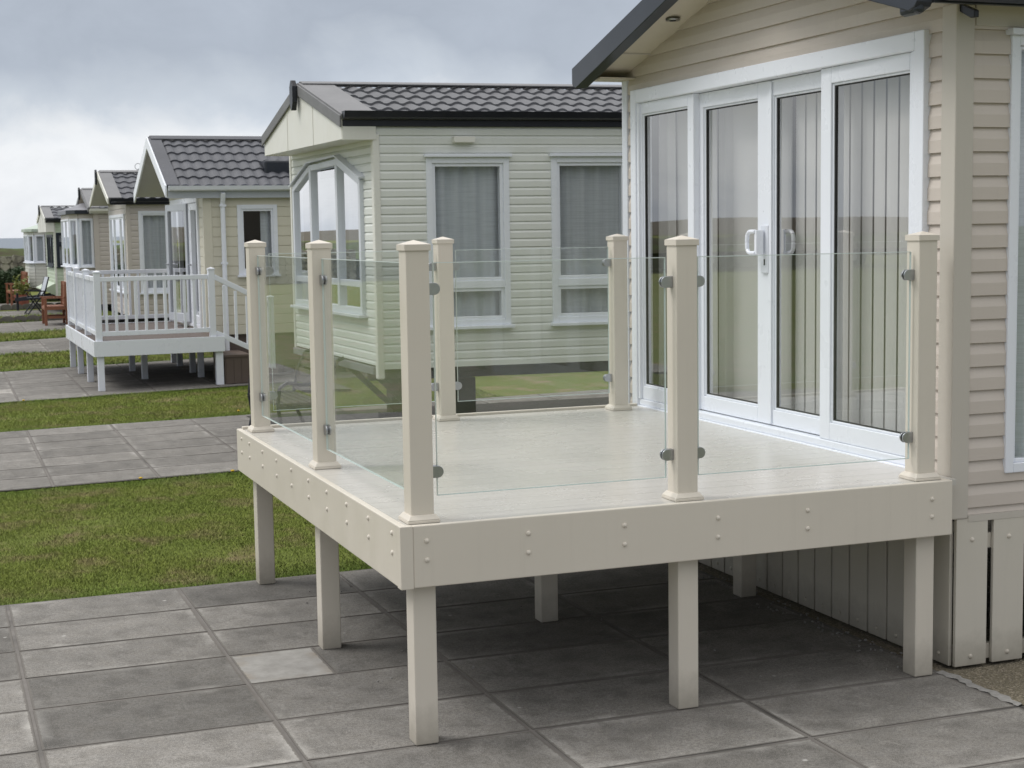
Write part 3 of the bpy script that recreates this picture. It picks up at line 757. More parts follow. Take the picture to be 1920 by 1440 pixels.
# ------------------------------------------------------------------ WHITE DECK
wd = thing('deck', 'white raised deck with baluster railings and brown boards before the cream caravan', 'deck', (.36, 15.22, 0))
wa = math.radians(3.5); 
dw, dl, zf = 1.74, 4.3, .665
mb = MB(); k = int((dl-.05)/.14)
for i in range(k): mb.box(.028, dw-.028, .03+i*.14, .03+i*.14+.135, zf-.03, zf-.003)
wdp = lambda a, b, z: (a, b+a*math.tan(wa), z)
mb.build('deck_floor', M['brown'], wd, xf=wdp)
for x0, x1, y0, y1 in ((0, dw, 0, .027), (0, .027, .0275, dl), (dw-.027, dw, .0275, .7), (.0275, dw, dl-.027, dl)):
    m_ = MB(); m_.box(x0, x1, y0, y1, .458, zf); m_.build('fascia_board', M['white'], wd, bevel=.004, xf=wdp)
def wpost(x, y, z0, z1, name, w=.085):
    m_ = MB(); m_.box(x, x+w, y, y+w, z0, z1, 0)
    if name == 'post':
        m_.box(x-.006, x+w+.006, y-.006, y+w+.006, z1, z1+.02); n__ = len(m_.v)
        m_.v += [(x-.006, y-.006, z1+.0205), (x+w+.006, y-.006, z1+.0205), (x+w+.006, y+w+.006, z1+.0205), (x-.006, y+w+.006, z1+.0205), (x+w/2, y+w/2, z1+.038)]
        for i in range(4): m_.f.append((n__+i, n__+(i+1) % 4, n__+4)); m_.m.append(0)
    return m_.build(name, M['white'], wd, bevel=.004, xf=wdp)
ys = (.03, 1.47, 2.9, 4.18)
for y in ys:
    wpost(.035, y, zf-.01, 1.555, 'post'); wpost(.045, y+.01, 0, .462, 'leg')
wpost(dw-.19, .03, zf-.01, 1.565, 'post'); wpost(dw-.12, .04, 0, .462, 'leg', .1); wpost(dw-.12, 4.18, zf-.01, 1.57, 'post')
for x, y in ((dw-.16, 1.3), (dw-.15, 2.1), (dw-.14, 3.4), (dw-.13, 4.1), (.8, 1.47), (.8, 2.9)): wpost(x, y, 0, .462, 'leg')
def wrail(p0, p1, w=.045, h=.062):
    m_ = MB(); m_.bar(p0, p1, w, h); m_.build('rail', M['white'], wd, bevel=.005, xf=wdp)
bal = MB(); bal.box(-.018, .018, -.018, .018, 0, .70); balo = None
def baluster(x, y, z, hgt=None):
    global balo
    p = wdp(x, y, z)
    if balo is None: balo = bal.build('baluster', M['white'], wd, bevel=.003); o_ = balo
    else: o_ = balo.copy(); COL.objects.link(o_); o_.parent = wd
    o_.location = p
cx = .035+.0425
for z in (.755, 1.475):
    wrail((.12, .0725, z), (dw-.19, .0725, z)); wrail((.12, 4.2225, z), (dw-.12, 4.2225, z))
    for y0, y1 in zip(ys, ys[1:]): wrail((cx, y0+.085, z), (cx, y1, z))
for i in range(11): baluster(.12+(dw-.19-.12)*(i+.5)/11, .0725, .766); baluster(.12+(dw-.12-.12)*(i+.5)/11, 4.2225, .766)
for y0, y1 in zip(ys, ys[1:]):
    for i in range(9): baluster(cx, y0+.085+(y1-y0-.085)*(i+.5)/9, .766)
# stairs with hand rail going down beside the side wall
xs0, xs1 = dw-.105, 2.36
for z_, zz_ in ((1.45, 1.10), (.69, .36)):
    wrail((xs0, .0725, z_+.02), (xs1, .0725, zz_), .04, .07)
for i in range(4):
    u = (i+.8)/4.6; x = xs0+(xs1-xs0)*u
    zb0 = .71+(.36-.71)*u
    o_ = balo.copy(); COL.objects.link(o_); o_.parent = wd; o_.location = wdp(x, .0725, zb0); 
wpost(2.36, .03, .18, 1.16, 'post')
for i, (x0, x1, zt_) in enumerate(((dw+.0, dw+.34, .40), (dw+.342, dw+.68, .2))):
    m_ = MB(); m_.box(x0, x1, .05, .95, 0, zt_-.03); m_.box(x0-.0, x1+.02, .03, .97, zt_-.029, zt_)
    for q in range(3): m_.box(x0+.02+q*.105, x0+.12+q*.105, .042, .0495, .01, zt_-.032)
    m_.build('step', M['brown'], wd, xf=wdp)
# sleeping dog-sized bundle by the door is a folded door mat and a pair of shoes: kept as a mat
# ------------------------------------------------------------------ CARAVAN 4 (pinkish beige)
v4 = thing('static_caravan', 'pinkish beige caravan with open gable overhang directly behind the white deck', 'caravan', (1.86, 23.5, 0), group='static caravans in a row')
W4, L4, ZB4 = 3.0, 8.5, .55
ze4, zr4 = 2.70, 3.24
sl4 = (zr4-ze4)/1.6
mb = MB(); g4lo = lambda z: 0. if z < 2.65 else max(0., (z-2.65)/sl4-.05); g4hi = lambda z: W4 if z < 2.65 else min(W4, W4+.05-(z-2.65)/sl4)
siding(mb, end, ZB4, 3.15, .105, 2.45, g4lo, g4hi, [(1.0, 2.44, .32, 2.68)], BEVEL, extra=(2.65,)); mb.build('end_wall', M['pinkish'], v4, recalc=False)
mb = MB(); siding(mb, side, ZB4, 2.66, .105, 2.45, 0, L4, [(1.0, 2.485, .20, .75)], BEVEL); mb.build('side_wall', M['pinkish'], v4, recalc=False)
mb = MB(); mb.prism([(-.024, -.022), (.05, -.022), (.05, .004), (.004, .004), (.004, .05), (-.024, .05)], 'z', ZB4-.01, 2.62); mb.build('corner_trim', M['pinkish'], v4, bevel=.006)
shell(v4, L4, W4, ZB4, 2.65)
roof(v4, -.33, L4, -.09, 3.10, ze4, zr4, mat='roof', verge='flash', barge='pale_trim', bh=.10, bt=.03, soffit='grey_soffit', pitch=.19, courses=5, gutter='black', gz=2.72, fascia=('black', .09), verge_w=.2, finial=True, gutter_start=-.3)
window(v4, side, .19, .76, .99, 2.495, fw=.055, curtain='curtain', seed=12); window(v4, end, .31, 2.69, .99, 2.45, fw=.06, mulls=(1.0, 2.0), curtain='net', seed=13, proud=.04)
mb = MB()
for i in range(14):
    a, b = [2*PI*(i+k)/14 for k in (0, 1)]
    mb.tube((.42+.06*math.cos(a), 1.5, zr4+.13+.06*math.sin(a)), (.42+.06*math.cos(b), 1.5, zr4+.13+.06*math.sin(b)), .006, .006, 6)
mb.tube((.42, 1.5, zr4), (.42, 1.5, zr4+.08), .008, .008, 6); mb.tube((.42, 1.5, zr4+.085), (.62, 1.5, zr4+.085), .006, .006, 6); mb.build('aerial', M['steel'], v4)

# ------------------------------------------------------------------ bay builder and CARAVANS 5-7
def bay(parent, mats, a_out, c0, c1, z0, zs, zh, zr, wall, frame, roofm, band='barge', curtain='net', seed=0, low=None):
    """a canted end bay: wall below zs, windows up to zh, hipped roof to zr. Plan runs in b from c0 to c1 and juts a_out towards -a"""
    k = .42*a_out+.12
    plan = [(.0, c0), (-a_out*.68, c0), (-a_out, c0+.36), (-a_out, c1-.36), (-a_out*.68, c1), (.0, c1)]
    for i, (p, q) in enumerate(zip(plan, plan[1:])):
        d = Vector((q[0]-p[0], q[1]-p[1], 0)); L_ = d.length; d.normalize(); nrm = Vector((-d.y, d.x, 0))
        if nrm.x*(-1)+0 < 0 and abs(nrm.x) > .1: nrm = -nrm
        if abs(nrm.x) <= .1: nrm = Vector((0, -1 if i == 0 else 1, 0))
        mp = lambda s, n, z, p=p, d=d, nrm=nrm: (p[0]+d.x*s+nrm.x*n, p[1]+d.y*s+nrm.y*n, z)
        m_ = MB(); siding(m_, mp, z0, zs, .105, zs, 0, L_, (), BEVEL)
        m2_ = MB(); m2_.mbox(mp, -.0, L_, -.02, .02, zh, zh+.10); m2_.build('bay_head', M[wall], parent)
        m_.build('bay_wall', M[wall], parent, recalc=False)
        window(parent, mp, .02, L_-.02, zs+.03, zh, fw=.042, fr=frame, curtain=curtain, seed=seed+i, sash=.012, mulls=(L_/2,) if L_ > 1.2 else ())
    m_ = MB()
    big = [(x*1.05-(.06 if x < -.01 else 0), y+(-.07 if y < (c0+c1)/2 else .07)) for x, y in plan]
    m_.prism(big, 'z', zh+.101, zh+.19)
    m_.build('bay_band', M[band], parent, bevel=.004)
    m_ = MB(); cm_ = (c0+c1)/2; top = (.25, cm_, zr); top2 = (-a_out*.2, cm_, zr-.03)
    for p, q in zip(big, big[1:]): m_.poly([(p[0], p[1], zh+.191), (q[0], q[1], zh+.191), top2])
    m_.poly([(big[0][0], big[0][1], zh+.191), top2, top]); m_.poly([(big[-1][0], big[-1][1], zh+.191), top2, top])
    m_.build('bay_roof', M[roofm], parent)
    m_ = MB(); m_.prism(plan, 'z', z0-.0, z0+.03); m_.build('bay_floor', M['chassis'], parent)

v5 = thing('static_caravan', 'caravan with white window bay under a hipped grey bay roof', 'caravan', (1.98, 30.6, 0), group='static caravans in a row')
W5, L5, ZB5 = 3.0, 8.5, .5
ze5, zr5 = 2.66, 3.12
mb = MB(); siding(mb, side, ZB5, 2.62, .105, 2.45, 0, L5, (), BEVEL); mb.build('side_wall', M['pinkish'], v5, recalc=False)
mb = MB(); sl5 = (zr5-ze5)/1.6; siding(mb, end, ZB5, 3.05, .105, 2.45, lambda z: 0. if z < 2.61 else max(0., (z-2.61)/sl5-.05), lambda z: W5 if z < 2.61 else min(W5, W5+.05-(z-2.61)/sl5), [(.6, 2.4, .35, 2.65)], BEVEL, extra=(2.61,)); mb.build('end_wall', M['pinkish'], v5, recalc=False)
mb = MB(); mb.box(-.02, .10, -.024, .003, ZB5, 2.60); mb.build('corner_trim', M['pinkish'], v5, bevel=.004)
shell(v5, L5, W5, ZB5, 2.61)
roof(v5, -.12, L5, -.09, 3.10, ze5, zr5, mat='roof', verge='flash', barge='flash', bh=.10, soffit='soffit', pitch=.2, courses=5, gutter='pale_trim', fascia=('pale_trim', .1), finial=True, verge_w=.2)
bay(v5, None, .50, .10, 2.9, .5, 1.33, 2.45, 2.86, 'pinkish', 'white', 'lead', seed=20)

v6 = thing('static_caravan', 'pale green caravan with black framed windows and grey tiled roof', 'caravan', (1.66, 38.0, 0), group='static caravans in a row')
W6, L6, ZB6 = 2.95, 8.5, .45
ze6, zr6 = 2.52, 2.86
mb = MB(); siding(mb, side, ZB6, 2.48, .10, 2.40, 0, L6, [(1.25, 2.15, .02+.03, .38)], BEVEL); mb.build('side_wall', M['green'], v6, recalc=False)
mb = MB(); siding(mb, end, ZB6, 2.48, .10, 2.40, 0, W6, [(1.25, 2.10, .4, 2.5)], BEVEL); mb.build('end_wall', M['green'], v6, recalc=False)
mb = MB(); mb.box(-.022, .03, -.024, .03, ZB6, 2.46); mb.build('corner_trim', M['pale_trim'], v6, bevel=.004)
shell(v6, L6, W6, ZB6, 2.48)
roof(v6, -.22, L6, -.07, 3.02, ze6, zr6, mat='roof', verge='flash', barge='pale_trim', bh=.12, soffit='pale_trim', pitch=.2, courses=4, gboard='pale_trim', bot=2.18, gutter='black', fascia=('black', .09), finial=True, verge_w=.2)
window(v6, side, .04, .39, 1.24, 2.16, fw=.05, fr='dframe', transom=1.85, curtain='net', seed=31); window(v6, end, .38, 2.52, 1.24, 2.11, fw=.05, fr='dframe', mulls=(1.1, 1.8), curtain='net', seed=32)
mb = MB(); mb.prism([(.0, .46), (-.35, .60), (-.35, .62), (0, .80)], 'y', .15, 2.8); mb.build('front_locker', M['green'], v6)
mb = MB(); mb.bar((-.02, 1.0, .42), (-1.0, 1.45, .32), .07, .10); mb.bar((-.02, 1.95, .42), (-1.0, 1.5, .32), .07, .10); mb.tube((-.95, 1.475, .02), (-.95, 1.475, .5), .035, .035, 10); mb.build('drawbar', M['black'], v6)

v7 = thing('static_caravan', 'farthest small off white caravan with light green hipped roof', 'caravan', (2.02, 46.5, 0), group='static caravans in a row')
W7, L7, ZB7 = 2.8, 8., .43
mb = MB(); siding(mb, side, ZB7, 2.22, .105, 1.2, 0, L7, (), BEVEL); mb.build('side_wall', M['offwhite'], v7, recalc=False)
mb = MB(); siding(mb, end, ZB7, 2.22, .105, 1.2, 0, W7, [(.6, 2.1, .35, 2.45)], BEVEL); mb.build('end_wall', M['offwhite'], v7, recalc=False)
shell(v7, L7, W7, ZB7, 2.22)
mb = MB(); e_ = .08; bs = [(-.05, -e_), (L7, -e_), (L7, W7+e_), (-.05, W7+e_)]
mb.prism(bs, 'z', 2.23, 2.27)
rp = [(.9, W7/2, 2.62), (L7-.9, W7/2, 2.62)]
B3 = [(x, y, 2.271) for x, y in bs]
mb.quad(B3[0], B3[1], rp[1], rp[0]); mb.quad(B3[2], B3[3], rp[0], rp[1]); mb.poly([B3[1], B3[2], rp[1]]); mb.poly([B3[3], B3[0], rp[0]])
mb.build('roof', M['greygreen'], v7)
bay(v7, None, .5, .02, W7-.02, .43, 1.20, 2.12, 2.50, 'offwhite', 'white', 'greygreen', band='greygreen', seed=40)
mb = MB(); mb.box(.62, .72, 1.0, 1.1, 2.5, 2.82); mb.build('flue', M['lead'], v7)

# ------------------------------------------------------------------ GROUND, PADS, GRASS
def setmesh(name, vs, fs, mats, cols=None, uvs=None):
    me = bpy.data.meshes.new(name); me.from_pydata(vs, [], fs)
    for m_ in mats: me.materials.append(m_)
    o_ = bpy.data.objects.new(name, me); COL.objects.link(o_)
    return o_
t = NT('soil_and_turf'); g = t.geo()
c = t.mix(t.noise(g, 1.1, 7, .65), (.10, .15, .028), (.165, .175, .05))
c = t.mix(t.maprange(t.noise(g, 1.9, 7, .68), .50, .66, 0, .9), c, (.255, .19, .12))
c = t.mix(t.maprange(t.noise(g, 60, 3, .7), .45, .8, 0, .3), c, (.06, .075, .02))
t.bsdf(c, .95, spec=.1, bump=t.noise(g, 50, 4), bstr=.6, bdist=.03); M['turf'] = t.mat
mb = MB(); mb.poly([(-900, -700, -.035), (900, -700, -.035), (900, 66, -.035), (-14, 66, -.035), (-75, 760, -.035), (-900, 760, -.035)]); tag(mb.build('ground', M['turf'], recalc=False), kind='structure')
# mortar bed + slabs
t = NT('mortar'); g = t.geo()
c = t.mix(t.noise(g, 9, 5, .6), (.11, .10, .092), (.21, .195, .18)); c = t.mix(t.maprange(t.noise(g, 1.1, 4), .52, .66, 0, .75), c, (.055, .052, .048))
t.bsdf(c, .9, bump=t.noise(g, 80, 3), bstr=.5, bdist=.004); M['mortar'] = t.mat
def slabmat(name, base, warm):
    t = NT(name); g = t.geo()
    a = t.n('ShaderNodeAttribute'); a.attribute_name = 'shade'; sh = a.outputs['Fac']
    a2 = t.n('ShaderNodeAttribute'); a2.attribute_name = 'special'
    u1 = t.n('ShaderNodeUVMap'); u1.uv_map = 'near'; u2 = t.n('ShaderNodeUVMap'); u2.uv_map = 'far'
    s1 = t.n('ShaderNodeSeparateXYZ'); t.l(u1.outputs[0], s1.inputs[0]); s2 = t.n('ShaderNodeSeparateXYZ'); t.l(u2.outputs[0], s2.inputs[0])
    dist = t.math('MINIMUM', t.math('MINIMUM', s1.outputs[0], s1.outputs[1]), t.math('MINIMUM', s2.outputs[0], s2.outputs[1]))
    wob = t.noise(g, 9, 5, .65)
    dd = t.math('SUBTRACT', dist, t.math('MULTIPLY', wob, .075))
    n1 = t.noise(g, 3.2, 7, .68); n2 = t.noise(g, 62, 4, .75); n3 = t.noise(g, 230, 3, .7); n4 = t.noise(g, 13, 6, .7)
    c = t.mix(t.maprange(n1, .3, .72), tuple(x*1.16 for x in base), tuple(x*.62 for x in base))
    c = t.mix(t.maprange(n4, .42, .72, 0, .5), c, warm)
    c = t.mix(t.maprange(t.noise(g, 6.5, 8, .75), .50, .63, 0, .68), c, tuple(x*.46 for x in base))
    c = t.mix(t.maprange(t.noise(t.scaled(g, (1.3, 1, 1)), 4.1, 8, .72, .6), .56, .66, 0, .4), c, tuple(x*1.5 for x in base))
    c = t.mix(t.maprange(n2, .44, .60, 0, .6), c, tuple(x*.45 for x in base))
    c = t.mix(t.maprange(n3, .54, .66, 0, .6), c, tuple(min(1, x*1.9) for x in base))
    c = t.mix(t.maprange(n3, .34, .46, .55, 0), c, tuple(x*.4 for x in base))
    c = t.mix(t.math('MULTIPLY', t.maprange(dd, -.030, .022, .62, 0), t.maprange(t.noise(g, 1.9, 5, .65), .47, .62)), c, (.40, .385, .36))       # lime bloom along joints
    x = t.n('ShaderNodeMix'); x.data_type = 'RGBA'; x.blend_type = 'MULTIPLY'; x.inputs[0].default_value = 1
    t.l(c, x.inputs[6]); cc = t.n('ShaderNodeCombineXYZ'); [t.l(sh, cc.inputs[i]) for i in range(3)]; t.l(cc.outputs[0], x.inputs[7])
    c = x.outputs[2]
    pc = t.mix(t.maprange(t.noise(g, 7, 6, .7), .35, .7), (.37, .36, .34), (.25, .24, .225)); pc = t.mix(t.math('MULTIPLY', t.maprange(dd, -.03, .03, .6, 0), t.maprange(t.noise(g, 5, 4), .45, .6)), pc, (.25, .205, .155))
    c = t.mix(t.math('MULTIPLY', a2.outputs['Fac'], .88), c, pc)
    v = t.n('ShaderNodeTexVoronoi'); v.inputs['Scale'].default_value = 3.1; t.l(g, v.inputs['Vector'])
    c = t.mix(t.maprange(v.outputs['Distance'], .02, .045, .6, 0), c, (.5, .49, .47))   # bird lime
    jn = t.math('SUBTRACT', dist, t.math('MULTIPLY', t.noise(g, 38, 4, .65), .022))
    c = t.mix(t.maprange(jn, -.004, .0005, .9, 0), c, t.mix(t.noise(g, 4, 4), (.105, .096, .086), (.175, .162, .147)))
    hgt = t.math('ADD', t.math('MULTIPLY', n2, .6), t.math('MULTIPLY', n4, .8))
    t.bsdf(c, .88, spec=.25, bump=hgt, bstr=.45, bdist=.004)
    return t.mat
M['slab'] = slabmat('weathered_paving_slab', (.222, .211, .196), (.208, .187, .155))
def pad(name, xs, ys_, fmap, seed, overrides={}, split={}):
    """slabs between the joint lines xs, ys_ ; fmap(u, v) -> world x, y"""
    r = random.Random(seed); vs = []; fs = []; sh = []; spc = []; uvn = []; uvf = []; j = .009
    for i, (x0, x1) in enumerate(zip(xs, xs[1:])):
        for k, (y0, y1) in enumerate(zip(ys_, ys_[1:])):
            cells = [(x0, x1, 0)]
            if (i, k) in split: sx = split[(i, k)]; cells = [(x0, sx, 1), (sx-.012, x1, 0)]
            for a, b, s_ in cells:
                q = [j*(.75+.5*r.random()) for _ in range(4)]
                a2, b2, c2_, d2 = a+q[0], b-q[1], y0+q[2], y1-q[3]
                val = overrides.get((i, k), r.uniform(.84, 1.12))
                tz = [r.uniform(-.0008, .0012) for _ in range(4)]
                n = len(vs)
                for (x, y), z in zip(((a2, c2_), (b2, c2_), (b2, d2), (a2, d2)), tz):
                    X, Y = fmap(x, y); vs.append((X, Y, z))
                for (x, y) in ((a2+.003, c2_+.003), (b2-.003, c2_+.003), (b2-.003, d2-.003), (a2+.003, d2-.003)): pass
                fs.append((n, n+1, n+2, n+3)); W, H = b2-a2, d2-c2_
                uvn += [(0, 0), (W, 0), (W, H), (0, H)]; uvf += [(W, H), (0, H), (0, 0), (W, 0)]
                # skirt edges
                m0 = len(vs)
                for t_ in range(4): vs.append((vs[n+t_][0], vs[n+t_][1], -.02))
                for t_ in range(4): fs.append((m0+t_, m0+(t_+1) % 4, n+(t_+1) % 4, n+t_)); uvn += [(0, 0)]*4; uvf += [(0, 0)]*4
                sh += [val]*5; spc += [float(s_)]*5
    me = bpy.data.meshes.new(name); me.from_pydata(vs, [], fs); me.materials.append(M['slab']); me.materials.append(M['mortar'])
    A = me.attributes.new('shade', 'FLOAT', 'FACE'); A.data.foreach_set('value', sh); B = me.attributes.new('special', 'FLOAT', 'FACE'); B.data.foreach_set('value', spc)
    for nm, uv in (('near', uvn), ('far', uvf)):
        L = me.uv_layers.new(name=nm); L.data.foreach_set('uv', [c for p in uv for c in p])
    o_ = bpy.data.objects.new(name, me); COL.objects.link(o_)
    bed = MB(); e_ = .012
    pts = [fmap(xs[0]-e_, ys_[0]-e_), fmap(xs[-1]+e_, ys_[0]-e_), fmap(xs[-1]+e_, ys_[-1]+e_), fmap(xs[0]-e_, ys_[-1]+e_)]
    b_o = bed; bed.poly([(x, y, -.0028) for x, y in pts]); bo = bed.build('mortar_bed', M['mortar'], o_, recalc=False)
    return tag(o_, kind='structure')
px = [-1.335-.945*i for i in range(3, 0, -1)]+[-1.335, -.385, .56, 1.55, 2.565]
py_ = [.07-.535*i for i in range(9, 0, -1)]+[.07, .61, 1.18, 1.69, 2.2, 2.73, 3.27]
ix = lambda v: min(range(len(px)), key=lambda i: abs(px[i]-v)); iy = lambda v: min(range(len(py_)), key=lambda i: abs(py_[i]-v))
ov = {(ix(-1.335), iy(1.18)): .74, (ix(-1.335), iy(.61)): .70, (ix(-.385), iy(2.73)): .66, (ix(-1.335), iy(1.69)): 1.0, (ix(-.385), iy(1.18)): .74,
      (ix(-2.28), iy(2.2)): .72, (ix(-2.28), iy(1.69)): .8, (ix(-2.28), iy(2.73)): .74, (ix(-2.28), iy(1.18)): 1.18, (ix(-2.28), iy(.61)): 1.18,
      (ix(1.55), iy(-.465)): 1.05, (ix(.56), iy(-.465)): 1.12, (ix(1.55), iy(-1.0)): .98, (ix(-.385), iy(.07)): 1.1, (ix(-1.335), iy(.07)): 1.2}
pad('paving_pad', px, py_, lambda u, v: (u, v+max(0, v-2.5)*.05*(u+.4)*.5), 3, ov, {(ix(-.385), iy(1.18)): .03})
# base under the nearest caravan: exposed aggregate concrete with a white mortar fillet along the slabs
t = NT('exposed_aggregate'); g = t.geo()
v = t.n('ShaderNodeTexVoronoi'); v.inputs['Scale'].default_value = 130; t.l(g, v.inputs['Vector'])
c = t.mix(t.noise(g, 5, 5), (.135, .115, .075), (.19, .165, .115)); cs = t.n('ShaderNodeSeparateColor'); t.l(v.outputs['Color'], cs.inputs[0])
c = t.mix(t.maprange(cs.outputs[0], .55, .95, 0, .75), c, (.36, .31, .24)); c = t.mix(t.maprange(cs.outputs[1], .6, .9, 0, .7), c, (.07, .06, .045))
t.bsdf(c, .9, bump=v.outputs['Distance'], bstr=.7, bdist=.006); M['aggregate'] = t.mat
mb = MB(); mb.poly([(2.58, -.48, -.004), (12.5, -.48, -.004), (12.5, 3.9, -.004), (2.58, 3.9, -.004)]); tag(mb.build('concrete_base', M['aggregate'], recalc=False), kind='structure')
mb = MB(); r = random.Random(5); prev = None
t = NT('white_mortar'); g = t.geo(); t.bsdf(t.mix(t.noise(g, 40, 5, .7), (.17, .16, .148), (.40, .39, .375)), .9, bump=t.noise(g, 60, 4), bstr=.7, bdist=.008); M['fillet'] = t.mat
ks = np.linspace(-.46, .09, 90)
for a, b in zip(ks, ks[1:]):
    pass
lo = [.014+.008*math.sin(q*31)+.006*math.sin(q*83+1)+.004*r.random() for q in ks]; hi = [.020+.010*math.sin(q*23+2)+.007*math.sin(q*71)+.005*r.random() for q in ks]
for i in range(len(ks)-1):
    mb.quad((2.575-lo[i], ks[i], .0015), (2.585, ks[i], .008), (2.585, ks[i+1], .008), (2.575-lo[i+1], ks[i+1], .0015)); mb.quad((2.585, ks[i], .008), (2.59+hi[i], ks[i], -.002), (2.59+hi[i+1], ks[i+1], -.002), (2.585, ks[i+1], .008))
tag(mb.build('mortar_fillet', M['fillet'], recalc=False), kind='structure')
# strip beside the near caravan is paved too
pad('paving_pad', [2.585+.96*i for i in range(11)], [-4.745+.535*i for i in range(9)], lambda u, v: (u, v), 9)

def stripmap(n0, n1, f0, f1):
    """near edge through n0,n1 and far edge through f0,f1 (world x,y): u = x along, v = 0..1"""
    def fm(u, v):
        yn = n0[1]+(n1[1]-n0[1])*(u-n0[0])/(n1[0]-n0[0]); yf = f0[1]+(f1[1]-f0[1])*(u-f0[0])/(f1[0]-f0[0])
        return (u+.03*v-.015*2, yn+(yf-yn)*v)
    return fm
E = {  # pad edges measured: near (x,y)(x,y) far (x,y)(x,y)
 2: ((-1.187, 7.385), (.789, 7.585), (-1.01, 11.387), (1.697, 11.705)),
 3: ((-.874, 14.458), (2.326, 15.145), (-.666, 19.156), (.373, 19.46)),
 4: ((-.5, 22.815), (1.0, 23.1), (-.34, 26.35), (.93, 27.0)),
 5: ((-.25, 28.85), (1.1, 29.6), (0, 33.3), (1.2, 33.9)),
 6: ((0, 36.2), (1.3, 36.7), (0, 39.6), (1.3, 39.9)),
 7: ((0, 41.0), (1.3, 41.2), (0, 44.9), (1.3, 45.1)),
}
for k_, (n0, n1, f0, f1) in E.items():
    fm = stripmap(n0, n1, f0, f1)
    dep = f0[1]-n0[1]; nr = max(4, round(dep/.56))
    off = {2: -.74, 3: -.62}.get(k_, -.5)
    xs_ = [off+.875*i for i in range(-3, 14)]
    ov_ = {}
    if k_ == 3: ov_ = {(2, 2): 1.75, (1, 2): 1.7, (3, 1): .95}
    pad('paving_pad', xs_, [i/nr for i in range(nr+1)], lambda u, v, fm=fm: fm(u, v), 20+k_, ov_) if False else None
    # joints scaled: v runs 0..dep in metres
    pad('paving_pad', xs_, [dep*i/nr for i in range(nr+1)], lambda u, v, fm=fm, dep=dep: fm(u, v/dep), 20+k_, ov_)

t = NT('damp_and_shade_ground'); g = t.geo(); t.bsdf(t.mix(t.noise(g, 6, 6, .65), (.022, .021, .020), (.060, .055, .048)), .9, bump=t.noise(g, 30, 5), bstr=.6, bdist=.02); M['damp_shade'] = t.mat  # near-black tone holds the caravan's shade as well as damp
mb = MB(); mb.poly([tuple(O2+U2*a+V2*b+Vector((0, 0, .006))) for a, b in ((-.45, .25), (8.4, .25), (8.4, 4.0), (-.45, 3.6))]); tag(mb.build('under_van_shade', M['damp_shade'], recalc=False), kind='structure')  # dark sheet over the paving: shade under the pale caravan painted in
r = random.Random(12); gb_ = bmesh.new()
for i in range(170):
    x, y = (r.uniform(.15, 2.5), r.uniform(.2, 3.1)) if i < 25 else (2.6-abs(r.gauss(0, .09)), r.uniform(.15, 3.2))
    m4 = Matrix.Translation((x, y, .004)) @ Matrix.Rotation(r.random()*6, 4, 'Z') @ Matrix.Diagonal((*[r.uniform(.003, .009) for _ in range(2)], r.uniform(.003, .007), 1))
    bmesh.ops.create_icosphere(gb_, subdivisions=1, radius=1, matrix=m4)
me = bpy.data.meshes.new('gravel'); gb_.to_mesh(me); gb_.free()
t = NT('grit'); t.bsdf(t.mix(t.noise(t.geo(), 25, 2), (.09, .085, .08), (.36, .35, .33)), .9); me.materials.append(t.mat)
o_ = bpy.data.objects.new('gravel', me); COL.objects.link(o_); tag(o_, kind='stuff')
# lawns: real blades on the strips nearest the camera, sparser and coarser farther away
t = NT('grass_blades'); g = t.geo()
a = t.n('ShaderNodeAttribute'); a.attribute_name = 'rnd'
c = t.mix(t.noise(g, .9, 5, .6), (.132, .215, .028), (.24, .26, .052))
c = t.mix(t.maprange(t.noise(g, 1.9, 7, .68), .50, .66, 0, .85), c, (.30, .235, .125))
al = t.n('ShaderNodeAttribute'); al.attribute_name = 'lush'
c = t.mix(t.math('MULTIPLY', al.outputs['Fac'], .75), c, (.110, .200, .024))
c = t.mix(t.math('MULTIPLY', a.outputs['Fac'], .35), c, (.20, .215, .05))
p = t.bsdf(c, .65, spec=.15); M['blade'] = t.mat
vm = t.n('ShaderNodeVectorMath'); vm.operation = 'MULTIPLY_ADD'; t.l(t.n('ShaderNodeNewGeometry').outputs['Normal'], vm.inputs[0]); vm.inputs[1].default_value = (.4, .4, .4); vm.inputs[2].default_value = (0, 0, .75)
vn = t.n('ShaderNodeVectorMath'); vn.operation = 'NORMALIZE'; t.l(vm.outputs[0], vn.inputs[0]); t.l(vn.outputs[0], p.inputs['Normal'])
M['blade'].use_backface_culling = False
p.inputs['Subsurface Weight'].default_value = 0
